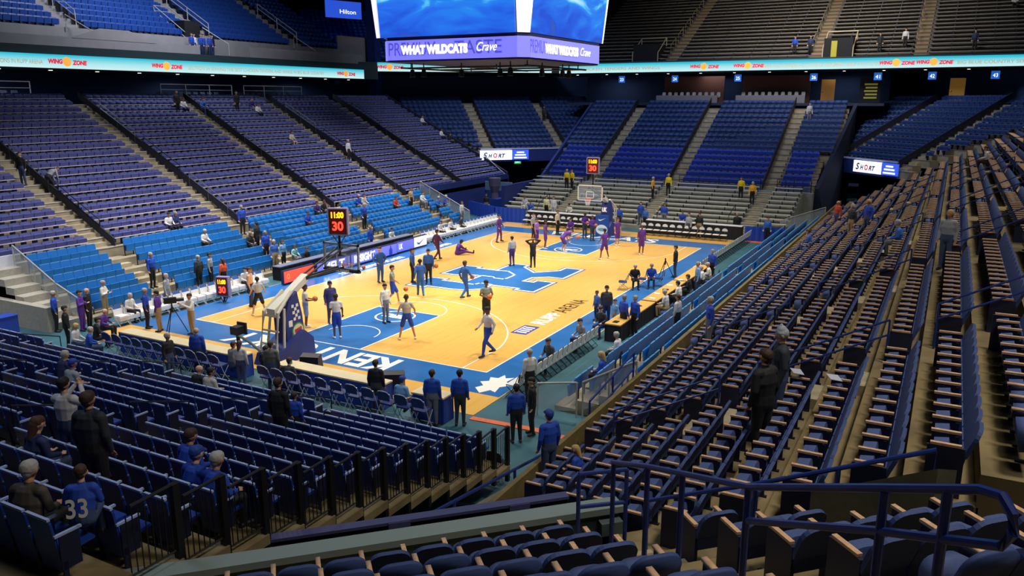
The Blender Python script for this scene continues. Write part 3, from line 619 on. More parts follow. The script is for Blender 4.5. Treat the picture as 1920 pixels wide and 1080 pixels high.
# ---------------------------------------------------------------- floor and building shell
mb = MB(); mb.box(-60, 62, -50, 50, -.3, -.004, TEAL); struct(mb, 'floor')
mb = MB(); mb.box(-60, 66, -52, 52, 29, 29.4, DARK); struct(mb, 'ceiling')
mb = MB(); mb.box(-60, 66, 51, 51.3, 0, 29, DARK); struct(mb, 'wall_left')
mb = MB(); mb.box(-60, 66, -51.3, -51, 0, 29, DARK); struct(mb, 'wall_right')
mb = MB(); mb.box(65.7, 66, -52, 52, 0, 29, DARK); struct(mb, 'wall_back')
mb = MB(); mb.box(-60.3, -60, -52, 52, 0, 29, DARK); struct(mb, 'wall_near')
BACKW = M('concourse_wall', '22355a', .8); DKF = M('concourse_floor', '1c2640', .8)
mb = MB(); mb.box(-30, 32, 35.5, 35.8, 9.3, 11.65, BACKW); mb.box(-30, 32, 30.5, 35.5, 9.2, 9.5, DKF)
mb.box(42, 47.5, -16, 15, 9.2, 9.45, DKF); mb.box(47.2, 47.6, -16, 15, 9.3, 12.3, BACKW)
mb.box(30, 52, 51.9 - 22, 30.2, 9, 12, BACKW, rz=math.radians(-45), c=(41, 30)); struct(mb, 'wall_concourse')
mb = MB()
for sg in (1, -1):   # concourse behind the far corner stands
    B = KL if sg == 1 else KR
    B.slab(mb, 45.9, 50, -14, 26, 9.2, 9.45, DARK); B.slab(mb, 49.6, 50, -14, 26, 9.3, 12.4, BACKW)
struct(mb, 'wall_corner_concourse')
DECK = M('deck_fascia_dark', '20353c', .7)
mb = MB(); mb.box(-26, 27.5, 29.1, 33, 11.7, 13.1, DECK); mb.box(-26, 27.5, 33, 44, 11.7, 12.0, DECK)
mb.box(41.15, 43.6, -36, 15.4, 12.4, 13.5, DECK); mb.box(43.6, 62, -36, 15.4, 12.35, 12.6, DECK)
UK.slab(mb, 57.5 / R2 + .1, 60, -3, 20, 12.5, 13.4, DECK); struct(mb, 'upper_deck_slab')
mb = MB(); mb.box(-26, 7.4, 30.9, 31.1, 13.1, 13.85, GREYW); mb.box(12.6, 27.5, 30.9, 31.1, 13.1, 14.05, GREYW); mb.box(-26, 27.5, 32.8, 33.0, 13.1, 14.62, GREYW)
mb.prism([(-2.8, 30.9), (3.2, 30.9), (3.2, 31.1), (-2.8, 31.1)], 13.8, 13.9, GREYW)
mb.add([(x, y, z) for y in (30.88, 31.1) for x, z in ((-3.2, 13.8), (3.4, 13.8), (1.2, 14.55), (-1.0, 14.55))], [(3, 2, 1, 0), (4, 5, 6, 7), (0, 1, 5, 4), (1, 2, 6, 5), (2, 3, 7, 6), (3, 0, 4, 7)], GREYW)
struct(mb, 'trim_upper_deck_parapet')
# column and sign in the far left upper corner
mb = MB(); mb.box(30.6, 31.6, 31.8, 32.8, 0, 29, M('blue_steel_column', '1c2f72', .5)); struct(mb, 'column')
mb = MB(); mb.box(26.5, 32, 33.2, 33.4, 13.6, 16, GREYW); struct(mb, 'wall_upper_corner')
hs = thing('advertising_board', (31.0, 36.0, 18.2), 0, 'blue illuminated hotel sign high in the dark corner beside the scoreboard', 'sign')
SGB = M('sign_blue_glow', '2c55d8', .4, emit=.9); SGW = M('sign_white_glow', 'f4f6ff', .4, emit=1.5)
mb = MB(); mb.box(-2.1, 2.1, -.1, .1, -.1, 1.6, SGB); build(mb, 'panel', hs, rz=math.radians(-20))
text_part('Hilton', .42, SGW, hs, 'lettering', Matrix.Rotation(math.radians(-20), 4, 'Z') @ plane_mtx((.45, -.12, .55), (1, 0, 0), (0, 0, 1)), width=1.9)
# blue walls of the corner exits, dark recess inside
mb = MB(); UKW = M('exit_wall_blue', '15296c', .7)
KL.slab(mb, 34.9, 35.1, 8.2, 17.3, 3.75, 4.95, UKW); KR.slab(mb, 34.9, 35.1, 9.2, 17.3, 3.75, 4.95, UKW)
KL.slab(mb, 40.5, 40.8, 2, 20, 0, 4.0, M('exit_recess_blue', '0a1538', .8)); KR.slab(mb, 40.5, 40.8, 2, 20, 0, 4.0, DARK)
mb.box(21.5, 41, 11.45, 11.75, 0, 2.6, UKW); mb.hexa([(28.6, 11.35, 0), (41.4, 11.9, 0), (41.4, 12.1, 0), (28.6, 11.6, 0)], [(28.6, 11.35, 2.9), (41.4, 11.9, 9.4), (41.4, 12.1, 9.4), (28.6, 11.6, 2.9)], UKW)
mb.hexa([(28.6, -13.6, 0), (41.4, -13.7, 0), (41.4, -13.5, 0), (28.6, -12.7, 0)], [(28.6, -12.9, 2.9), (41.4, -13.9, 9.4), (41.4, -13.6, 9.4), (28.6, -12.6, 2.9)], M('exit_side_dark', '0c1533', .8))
mb.box(16.5, 30.5, 16.0, 16.12, 0, 2.25, UKW); mb.box(30.35, 30.6, 16, 20, 0, 2.6, UKW)
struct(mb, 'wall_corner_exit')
mb = MB()
for B, t0 in ((KL, 8.0), (KR, 9.2)):
    B.slab(mb, 34.85, 35.0, t0, 17.5, 4.93, 5.06, M('pale_ledge', 'a9b0c8', .5))
mb.tube([(30.4, 19.3, 4.9), (30.4, 16.2, 2.6)], .05, M('pale_ledge', 'a9b0c8', .5))
mb.hexa([(30.38, 16.1, 2.3), (30.38, 30.5, 9.6), (30.6, 30.5, 9.6), (30.6, 16.1, 2.3)], [(30.38, 16.1, 2.9), (30.38, 30.5, 10.3), (30.6, 30.5, 10.3), (30.6, 16.1, 2.9)], M('dark_rake_wall', '1a1e38', .7))
struct(mb, 'trim_corner_ledge')
def short_sign(B, tc, label):
    x, y, z = B.P(34.78, tc, 4.32); a = math.atan2(B.o[1], B.o[0]) - math.pi / 2
    r = thing('exit_advertising_sign', (x, y, z), a, label, 'sign', 'lit signs over the corner exits'); r.scale = (.86, .9, .9)
    mb = MB(); mb.box(-2.9, .9, -.1, .05, -.42, .62, M('sign_white_panel', 'f3f2ff', .4, emit=1.15)); build(mb, 'white_panel', r)
    mb = MB(); mb.box(.9, 2.9, -.1, .05, -.42, .62, M('sign_blue_panel', '3a5de0', .4, emit=.9)); 
    build(mb, 'blue_panel', r)
    G = M('sign_grey_letters', '34406a', .5, emit=.25); O = M('sign_red_letters', 'd22b2b', .5, emit=.7)
    f = lambda x, z: plane_mtx((x, -.11, z), (1, 0, 0), (0, 0, 1))
    text_part('S', .62, G, r, 'lettering', f(-2.3, .1), width=.5, shear=.25, bold=.02); text_part('H', .44, G, r, 'lettering', f(-1.72, .03), width=.44, shear=.25, bold=.02)
    text_part('O', .5, O, r, 'lettering', f(-1.13, .06), width=.48, bold=.02); text_part('RT', .44, G, r, 'lettering', f(-.35, .03), width=.85, shear=.25, bold=.02)
    for i, (w, zz) in enumerate(((.9, .36), (1.3, .08), (1.5, -.22))):
        mb = MB(); mb.box(1.9 - w / 2, 1.9 + w / 2, -.125, -.1, zz - .07, zz + .07, SGW); build(mb, 'text_line', r)
short_sign(KL, 10.4, 'lit white SHORT sign over the dark exit in the far corner by the opposite stand')
short_sign(KR, 11.4, 'lit white SHORT sign over the exit between the far end and the padded stand')
ex = thing('exit_sign', KL.P(37.5, 12.6, 3.5), math.radians(45) - math.pi / 2, 'small green lit exit sign beneath the SHORT sign in the corner tunnel', 'sign')
mb = MB(); mb.box(-.35, .35, -.05, .05, -.2, .2, M('exit_green', '18b060', .4, emit=1.2)); build(mb, 'panel', ex)
text_part('EXIT', .22, SGW, ex, 'lettering', plane_mtx((0, -.06, 0), (1, 0, 0), (0, 0, 1)), width=.5)
mb = MB(); KL.slab(mb, 37.5, 37.6, 12.5, 12.7, 3.6, 4.3, A_MET); struct(mb, 'trim_sign_hanger')
# ---------------------------------------------------------------- ribbon boards
def ribbon_mat():
    m = bpy.data.materials.new('ribbon_led'); m.use_nodes = True; nt = m.node_tree; b = nt.nodes['Principled BSDF']
    tc = nt.nodes.new('ShaderNodeTexCoord'); sx = nt.nodes.new('ShaderNodeSeparateXYZ'); nt.links.new(tc.outputs['Object'], sx.inputs['Vector'])
    r = nt.nodes.new('ShaderNodeValToRGB'); nt.links.new(sx.outputs['Z'], r.inputs['Fac'])
    r.color_ramp.elements[0].position = 0; r.color_ramp.elements[0].color = (*S('d5f6f8'), 1)
    r.color_ramp.elements[1].position = .8; r.color_ramp.elements[1].color = (*S('22c3dc'), 1)
    e = r.color_ramp.elements.new(.35); e.color = (*S('aeecf2'), 1)
    b.inputs['Base Color'].default_value = (0, 0, 0, 1); nt.links.new(r.outputs['Color'], b.inputs['Emission Color']); b.inputs['Emission Strength'].default_value = .95
    return m
RIB = ribbon_mat(); RED = M('led_red_letters', 'd8283c', .4, emit=.9); ORG = M('led_orange_ball', 'f0a040', .4, emit=1.0); PAL = M('led_pale_letters', 'b8a078', .4, emit=.75)
def ribbon(p0, p1, z0, h, label, logos, texts):
    a = math.atan2(p1[1] - p0[1], p1[0] - p0[0]); L = math.hypot(p1[0] - p0[0], p1[1] - p0[1])
    r = thing('ribbon_board', (*p0, z0), a, label, 'display', 'cyan ribbon boards along the upper deck')
    mb = MB(); mb.box(0, L, 0, .12, 0, h, RIB); build(mb, 'led_panel', r)
    f = lambda x, z: plane_mtx((x, -.012, z), (1, 0, 0), (0, 0, 1))
    for x in logos:
        k = h / .82
        text_part('WING', .3 * k, RED, r, 'lettering', f(x - .75 * k, h * .5), width=.95 * k, shear=.15, bold=.02)
        text_part('ZONE', .3 * k, RED, r, 'lettering', f(x + .85 * k, h * .45), width=1.0 * k, shear=.15, bold=.02)
        mb = MB(); mb.add([(x + .29 * k * math.cos(j * .5236), -.016, h * .5 + .29 * k * math.sin(j * .5236)) for j in range(12)], [tuple(range(12))], ORG); build(mb, 'ball_emblem', r)
    for x, w, s in texts: text_part(s, h * .3, PAL, r, 'lettering', f(x, h * .42), width=w)
ribbon((-20, 29.0), (25.2, 29.0), 11.72, .84, 'long cyan ribbon board over the opposite stand', [-20 + 34.0 - 20 + 20.0 - 0, 25.1, 43.3][0:0] + [15.0, 22.6, 42.5], [(11.6, 3.6, 'LOCATIONS IN RUPP ARENA'), (32.0, 15.0, 'SECTION 34 SERVING THE BEST CHICKEN TENDERS AND WINGS IN BIG BLUE COUNTRY')])
ribbon((28.0, 29.5), (41.0, 16.5), 12.52, .86, 'short cyan ribbon board crossing the far corner behind the scoreboard', [1.2], [(7, 8, 'SECTION 34 SERVING THE BEST CHICKEN')])
ribbon((41.0, 15.6), (41.0, -34), 12.45, .9, 'cyan ribbon board along the deck over the far end', [15.4, 19.6, 32.3, 35.2], [(6, 10, 'BEST CHICKEN TENDERS AND WINGS'), (26, 10, 'SERVING THE BEST CHICKEN TENDERS AND WINGS IN'), (41, 8, 'BIG BLUE COUNTRY SERVING THE BEST')])
# section number signs and small lights under the decks
SN = M('section_sign_blue', '2b6fd0', .4, emit=.5); LT = M('soffit_lamp', 'fff2d8', .4, emit=2.5)
for i, (y, n) in enumerate(((8.8, '23'), (3.2, '24'), (-3.0, '25'), (-9.9, '26'), (-15.3, '41'), (-19.6, '42'), (-24.3, '43'))):
    r = thing('section_sign', (41.6, y, 11.75), -math.pi / 2, 'small blue section sign %s hanging under the far deck' % n, 'sign', 'section number signs')
    mb = MB(); mb.box(-.32, .32, 0, .06, -.3, .35, SN); mb.box(-.02, .02, .01, .05, .35, .62, A_MET); build(mb, 'panel', r)
    text_part(n, .3, SGW, r, 'lettering', plane_mtx((0, -.01, 0), (1, 0, 0), (0, 0, 1)), width=.36)
for i in range(12):
    for (x, y, z, w) in ((42.2, 14 - 3.3 * i, 12.33, 'far deck'), (-12 + 3.3 * i, 30.2, 11.66, 'opposite deck')):
        mb = MB(); mb.cyl((0, 0), .12, -.06, 0, LT, 10); mb.cyl((0, 0), .16, -.03, .02, A_MET, 10)
        tag(build(mb, 'soffit_lamp', None, loc=(x, y, z)), 'small round lamp under the %s, %s in its line' % (w, ORD[i]), 'lamp', 'soffit lamps under the decks')
# ---------------------------------------------------------------- court
ct = thing('basketball_court', (0, 0, 0), 0, 'maple basketball court with royal blue apron, lanes and centre logo', 'court')
L, W = 14.325, 7.62
mb = MB(); mb.box(-18.1, 18.6, -9.35, 9.6, -.003, .012, wood_floor()); build(mb, 'wood_floor', ct)
def flat(name, polys, m, z=.0135, h=.0012):
    mb = MB()
    for p in polys:
        a = sum(p[i][0] * p[(i + 1) % len(p)][1] - p[(i + 1) % len(p)][0] * p[i][1] for i in range(len(p)))
        if a < 0: p = p[::-1]
        n = len(p); mb.add([(x, y, z + h) for x, y in p], [tuple(range(n))], m)
    return build(mb, name, ct)
R_ = lambda x0, x1, y0, y1: [(x0, y0), (x1, y0), (x1, y1), (x0, y1)]
flat('blue_apron', [R_(-16.35, 16.5, -9.3, -W), R_(-16.35, 16.5, W, 9.55), R_(-16.35, -L, -W, W), R_(L, 16.5, -W, W)], BLUEP)
flat('blue_lane', [R_(-L, -8.56, -1.75, 1.75)], BLUEP); flat('blue_lane', [R_(8.56, L, -1.75, 1.75)], BLUEP)
def arc(cx, cy, r, a0, a1, w=.05, n=40):
    out = []
    for i in range(n):
        t0 = math.radians(a0 + (a1 - a0) * i / n); t1 = math.radians(a0 + (a1 - a0) * (i + 1) / n)
        out.append([(cx + (r - w) * math.cos(t0), cy + (r - w) * math.sin(t0)), (cx + r * math.cos(t0), cy + r * math.sin(t0)), (cx + r * math.cos(t1), cy + r * math.sin(t1)), (cx + (r - w) * math.cos(t1), cy + (r - w) * math.sin(t1))])
    return out
q = .06
ln = [R_(-L - q, L + q, W, W + q), R_(-L - q, L + q, -W - q, -W), R_(-L - q, -L, -W, W), R_(L, L + q, -W, W)]
for s in (-1, 1):
    xa, xb = sorted((s * L, s * 8.56)); ln += [R_(xa, xb, 1.75, 1.82), R_(xa, xb, -1.82, -1.75), R_(*(sorted((s * 8.56, s * 8.49))), -1.82, 1.82)]
    bx = s * 12.75; ln += arc(bx, 0, 6.75, (90 if s < 0 else 90) - (78 if s < 0 else -78) - (0), (-78 if s < 0 else 258)) if 0 else []
    a0, a1 = ((-80, 80) if s < 0 else (100, 260)); ln += arc(bx, 0, 6.75, a0, a1, .06, 60); ln += arc(bx, 0, 1.25, *((-90, 90) if s < 0 else (90, 270)))
    ln += arc(s * 8.56, 0, 1.83, *((-90, 90) if s < 0 else (90, 270)))
    xe = bx - s * 6.75 * math.cos(math.radians(100)) * -1 * (1 if s < 0 else 1) if 0 else bx - s * 1.17
    for sy in (-1, 1): ln.append(R_(*sorted((s * L, bx - s * 1.17)), *sorted((sy * 6.647, sy * 6.587))))
flat('white_lines', ln, WHITEP, z=.0155)
UKP = [(-3.95, 2.3), (-3.95, 3.2), (-1.88, 3.2), (-1.88, 2.3), (-2.25, 2.3), (-2.25, .92), (-1.7, .9), (-.13, .9), (-.13, 2.3), (-.55, 2.3), (-.55, 3.2), (1.8, 3.2), (1.8, 2.3), (1.48, 2.3), (1.48, .9), (3.65, .9), (3.65, 0), (3.13, 0), (1.94, -1.28), (3.16, -2.45), (4.0, -2.45), (4.0, -3.38), (1.43, -3.38), (1.43, -2.55), (.8, -1.75), (-.32, -1.7), (-.32, -2.48), (.13, -2.48), (.13, -3.38), (-2.2, -3.38), (-2.2, -2.45), (-1.84, -2.45), (-1.84, -.65), (-2.9, -.65), (-3.5, -.1), (-3.66, .6), (-3.66, 2.3)]
def offset_poly(P, d):
    out = []; n = len(P); a = sum(P[i][0] * P[(i + 1) % n][1] - P[(i + 1) % n][0] * P[i][1] for i in range(n)); sg = 1 if a > 0 else -1
    for i in range(n):
        p0, p1, p2 = Vector(P[i - 1]), Vector(P[i]), Vector(P[(i + 1) % n]); e1 = (p1 - p0).normalized(); e2 = (p2 - p1).normalized()
        n1 = Vector((e1.y, -e1.x)) * sg; n2 = Vector((e2.y, -e2.x)) * sg; b = (n1 + n2); b = b / max(.35, (1 + n1.dot(n2)))
        out.append((p1.x + b.x * d, p1.y + b.y * d))
    return out
flat('logo_outline', [offset_poly(UKP, .24)], BLUEP, z=.0135); flat('logo_white_band', [offset_poly(UKP, .14)], WHITEP, z=.016); flat('logo', [UKP], BLUEP, z=.0185)
def stroke(pts, w=.13):
    out = []
    for a, b in zip(pts[:-1], pts[1:]):
        d = Vector((b[0] - a[0], b[1] - a[1])); d.normalize(); nx, ny = -d.y * w / 2, d.x * w / 2; ex, ey = d.x * w / 2, d.y * w / 2
        out.append([(a[0] + nx - ex, a[1] + ny - ey), (b[0] + nx + ex, b[1] + ny + ey), (b[0] - nx + ex, b[1] - ny + ey), (a[0] - nx - ex, a[1] - ny - ey)])
    return out
flat('logo_inner_lines', stroke([(-2.25, .95), (-2.25, .14), (-1.75, .08), (-1.84, -.65)]) + stroke([(1.5, .9), (1.65, .2), (.9, -.64), (-.34, -.66), (-.34, .1), (-.1, .1), (-.13, .9)]), WHITEP, z=.021)
def court_text(s, c, right, up, h, w, m, bold=.03, name='lettering', z=.0185): text_part(s, h, m, ct, name, plane_mtx((c[0], c[1], z), right, up), width=w, bold=bold)
court_text('KENTUCKY', (-15.42, 0), (0, 1, 0), (-1, 0, 0), 1.5, 8.4, WHITEP, .05, 'baseline_lettering')
court_text('WILDCATS', (15.45, 0), (0, -1, 0), (1, 0, 0), 1.5, 8.4, WHITEP, .05, 'baseline_lettering')
court_text('RUPP', (-6.6, -6.35), (1, 0, 0), (0, 1, 0), .72, 2.1, WHITEP, .03, 'sideline_lettering'); court_text('ARENA', (-4.0, -6.35), (1, 0, 0), (0, 1, 0), .72, 2.7, BLACKP, .0, 'sideline_lettering')
court_text('at', (-5.45, -6.1), (1, 0, 0), (0, 1, 0), .2, .25, BLACKP, .0, 'sideline_lettering')
flat('sideline_emblem', [R_(-9.4, -8.05, -6.7, -5.95)], M('emblem_purple_paint', '4a4a9a', .3)); flat('sideline_emblem_bars', [R_(-9.2 + .26 * i, -9.05 + .26 * i, -6.6, -6.15) for i in range(4)] + [R_(-9.25, -8.2, -6.1, -6.04)], WHITEP, z=.0165)
for s in (-1, 1):
    court_text('SEC', (s * 9.6, 0), (0, 1 if s < 0 else -1, 0), (s, 0, 0), .55, 1.3, WHITEP, .05, 'lane_lettering'); flat('lane_emblem_ring', arc(s * 9.6, 0, .95, 0, 360, .09), WHITEP, z=.016)
# paw print shape in the near corner of the apron, lettering along the far sideline apron
paw = [(-16.3, -8.5), (-15.9, -8.1), (-15.6, -8.25), (-15.3, -7.95), (-15.1, -8.2), (-14.75, -8.05), (-14.7, -8.35), (-14.3, -8.4), (-14.6, -8.6), (-14.4, -8.85), (-14.9, -8.8), (-15.2, -9.1), (-15.5, -8.85), (-16.0, -8.95), (-15.9, -8.7)]
flat('corner_emblem', [paw], WHITEP, z=.0165)
for x, s in ((-3.2, 'UK'), (0.2, 'HEALTHCARE'), (7, 'CATS')): court_text(s, (x, 8.25), (1, 0, 0), (0, 1, 0), .5, .42 * len(s), WHITEP, .03, 'apron_lettering')
# orange strips at the apron ends
for i, p in enumerate(([(-18.45, -9.4), (-18.2, -9.4), (-18.05, -11.6), (-18.3, -13.6), (-18.55, -13.6), (-18.32, -11.6)], R_(-20.6, -20.35, -3.9, 1.8), R_(18.2, 19.0, -11.6, -9.7), [(-18.6, 6.8), (-18.35, 6.8), (-18.2, 9.4), (-18.45, 9.4)])):
    mb = MB(); mb.prism(p, -.003, .02, M('orange_floor_strip', 'd96a3c', .6, noise=.1)); tag(build(mb, 'floor_strip'), ['orange strip on the teal floor by the near court corner', 'orange strip on the floor behind the baseline stools', 'orange strip on the floor at the far end of the courtside chairs', 'orange strip on the floor near the television tripod'][i], 'floor strip', 'orange floor strips')
# ---------------------------------------------------------------- hoops
NAVYP = M('hoop_padding_navy', '27357a', .6); HWH = M('hoop_white_steel', 'd9d4c4', .4); RIMC = M('rim_orange', 'd8552a', .4); NET = M('net_cord', 'e8e4dc', .7)
def digits(parent, s, w, h, m, c, name): return text_part(s, h, m, parent, name, plane_mtx(c, (0, -1, 0), (0, 0, 1)), width=w, bold=.015)
def hoop(x, sgn, label, near):
    r = thing('basketball_hoop', (x, 0, 0), 0 if sgn < 0 else math.pi, label, 'basketball hoop', 'portable basketball hoops')   # local +x faces the court
    mb = MB(); mb.xprof([(-1.7, .02), (.5, .02), (.42, .7), (-.05, 1.1), (-1.5, .42)], -.55, .55, NAVYP); build(mb, 'base', r)
    mb = MB()   # padded mast leaning to the court
    mb.xprof([(-.75, .75), (.2, .85), (.12, 1.7), (-.1, 2.62), (-.55, 2.3), (-.78, 1.7)], -.3, .3, NAVYP); build(mb, 'mast_padding', r)
    mb = MB()
    for y in (-.42, .42):
        mb.tube([(-1.45, y, .45), (-1.2, y * .85, 2.0), (-.3, y * .5, 2.65)], .065, HWH, 8); mb.tube([(-1.05, y, .6), (-.85, y * .8, 2.1)], .05, HWH, 8)
    for z in (.8, 1.3, 1.85): mb.tube([(-1.4 + (z - .5) * .16, -.4, z), (-1.4 + (z - .5) * .16, .4, z)], .04, HWH)
    build(mb, 'steel_frame', r)
    mb = MB(); mb.hexa([(-1.2, -.2, 1.85), (.7, -.16, 2.85), (.7, .16, 2.85), (-1.2, .2, 1.85)], [(-1.2, -.2, 2.12), (.7, -.16, 3.12), (.7, .16, 3.12), (-1.2, .2, 2.12)], HWH); build(mb, 'padded_arm', r)
    for y in (-.14, .14): mb = MB(); mb.tube([(.6, y, 2.95), (2.85, y, 3.0)], .05, BLACK, 8); mb.tube([(.6, y, 3.0), (2.85, y, 3.8)], .04, BLACK, 8); build(mb, 'arm_bar', r)
    b = 2.92   # board plane, 1.2 m in from the baseline
    bb = MB(); bb.box(b, b + .03, -.915, .915, 2.9, 3.97, M('board_glass', 'aebfd0', .08, alpha=.22)); bb = build(bb, 'backboard', r)
    mb = MB(); F = HWH if not near else M('board_frame_grey', '8b8f94', .4)
    for y0, y1, z0, z1 in ((-.93, .93, 3.91, 3.99), (-.93, .93, 2.88, 2.95), (-.93, -.86, 2.88, 3.99), (.86, .93, 2.88, 3.99)): mb.box(b - .04, b + .045, y0, y1, z0, z1, F)
    for y0, y1, z0, z1 in ((-.3, .3, 3.5, 3.55), (-.3, .3, 3.08, 3.13), (-.3, -.25, 3.08, 3.55), (.25, .3, 3.08, 3.55)): mb.box(b + .028, b + .036, y0, y1, z0, z1, WHITEP)
    build(mb, 'frame', bb)
    mb = MB(); mb.box(b - .07, b + .07, -.95, .95, 2.8, 2.89, NAVYP if not near else BLACK); build(mb, 'edge_padding', bb)
    mb = MB(); cx = b + .40; mb.tube([(cx + .23 * math.cos(t * math.pi / 12), .23 * math.sin(t * math.pi / 12), 3.05) for t in range(25)], .012, RIMC, 6); mb.box(b + .03, cx - .2, -.07, .07, 3.02, 3.06, RIMC); rim = build(mb, 'rim', r)
    mb = MB()
    for t in range(12):
        a = t * math.pi / 6
        for d in (.26, -.26): mb.tube([(cx + .225 * math.cos(a), .225 * math.sin(a), 3.04), (cx + .15 * math.cos(a + d), .15 * math.sin(a + d), 2.82), (cx + .12 * math.cos(a), .12 * math.sin(a), 2.62)], .006, NET, 4)
    build(mb, 'net', rim)
    mb = MB(); mb.box(-1.3, .3, -.3, .3, .02, .03, BLACK) ; 
    for y in (-.45, .45): mb.cyl((-1.3, y), .1, 0, .1, BLACK)
    build(mb, 'wheel', r)
    side = -1 if near else 1
    if near:
        for sy in (-1,):
            mb = MB()
            for i in range(3):
                for j in range(5):
                    if (i + j) % 2 == 0: mb.box(-.35 + .12 * i - .02 * j, -.23 + .12 * i - .02 * j, -.306, -.302, 1.5 + .13 * j, 1.62 + .13 * j, WHITEP)
            mb.box(-.62, -.42, -.306, -.302, 1.3, 1.55, WHITEP); build(mb, 'padding_emblem', r)
            mb = MB(); mb.add([(-.15 + .34 * math.cos(t * .2618), -.31, 1.0 + .4 * math.sin(t * .2618)) for t in range(24)], [tuple(range(24))], M('disc_green', '3f9a4a', .5)); mb.add([(-.15 + .27 * math.cos(t * .2618), -.315, 1.08 + .26 * math.sin(t * .2618)) for t in range(24)], [tuple(range(24))], M('disc_cream', 'e8d9b8', .5))
            mb.add([(-.32, -.32, 1.0), (.05, -.32, 1.08), (.03, -.32, 1.22), (-.35, -.32, 1.14)], [(0, 1, 2, 3)], M('disc_red', 'c8443a', .5)); build(mb, 'round_emblem', r)
    else:
        text_part('UK', .34, WHITEP, r, 'lettering', plane_mtx((.17, 0, 1.95), (0, 1, 0), (-.2, 0, 1)), width=.4, bold=.03)
        mb = MB(); mb.box(.5, .62, -.5, .5, .02, 1.6, M('hoop_blue_panel', '1c4d9c', .5)); build(mb, 'front_padding', r)
        mb = MB(); P = [(-.3, .02), (-.24, -.1), (-.12, -.13), (.3, .1), (-.1, -.03), (-.2, -.02)]; mb.add([(.63, y, 1.3 + z) for y, z in P], [tuple(range(6))], WHITEP); build(mb, 'swoosh_emblem', r)
        mb = MB(); mb.add([(.635, .45 * math.cos(t * .2618), .55 + .36 * math.sin(t * .2618)) for t in range(24)], [tuple(range(24))], M('oval_white', 'dfe8ea', .5)); mb.add([(.64, .3 * math.cos(t * .2618), .55 + .12 * math.sin(t * .2618)) for t in range(24)], [tuple(range(24))], M('oval_teal', '6aa3b5', .5)); build(mb, 'oval_emblem', r)
    return r
hp = hoop(-16.05, -1, 'near basketball hoop with navy padded mast seen from behind, white frame and round badge', True)
hoop(16.05, 1, 'far basketball hoop with clear backboard, orange rim and royal padding', False)
text_part('SPALDING', .12, WHITEP, hp, 'lettering', plane_mtx((2.84, 0, 2.845), (0, -1, 0), (0, 0, 1)), width=.9, bold=.01)
LEDY = M('led_amber_digits', 'ffc21e', .4, emit=1.6); LEDR = M('led_red_digits', 'ff4a30', .4, emit=1.6); CASE = M('clock_case', '2a1020', .5); LEDBG = M('clock_led_field', '5a0c10', .5, emit=.25)
def shot_clock(loc, rz, w, h, label, pole):
    r = thing('shot_clock', loc, rz, label, 'shot clock', 'shot clocks over the hoops')    # faces local -x
    mb = MB(); mb.box(0, .25, -w / 2, w / 2, 0, h, CASE); build(mb, 'case', r)
    mb = MB(); mb.box(-.01, .0, -w / 2 + .07, w / 2 - .07, .06, h - .06, LEDBG); build(mb, 'display', r)
    mb = MB(); c = M('clock_edge_grey', '8d84a8', .4)
    for a in ((-w / 2 - .02, -w / 2 + .03, 0, h), (w / 2 - .03, w / 2 + .02, 0, h), (-w / 2, w / 2, -.02, .03), (-w / 2, w / 2, h - .03, h + .02)): mb.box(-.02, .26, a[0], a[1], a[2], a[3], c)
    build(mb, 'edge_frame', r)
    digits(r, '11:00', w * .68, h * .24, LEDY, (-.02, 0, h * .76), 'time_digits'); digits(r, '30', w * .6, h * .36, LEDR, (-.02, 0, h * .34), 'shot_digits')
    mb = MB()
    if pole: mb.tube([(.12, 0, 0), (.12, 0, -pole)], .05, BLACK, 8); mb.tube([(.12, -w / 2 + .1, 0), (.12, 0, -.45), (.12, w / 2 - .1, 0)], .025, BLACK)
    build(mb, 'mount', r)
cam_dir = lambda x, y: math.atan2(y - CAMP[1], x - CAMP[0])
shot_clock((-13.25, 0, 4.35), cam_dir(-13, 0) * .6, .78, 1.08, 'shot clock reading 11:00 over 30 above the near hoop', .9)
shot_clock((13.5, 0, 4.75), math.radians(10), .85, 1.1, 'shot clock reading 11:00 over 30 above the far hoop', .95)
shot_clock((-11.6, 8.95, .35), math.radians(20), .62, .95, 'small shot clock on the floor among the courtside chairs', .3)
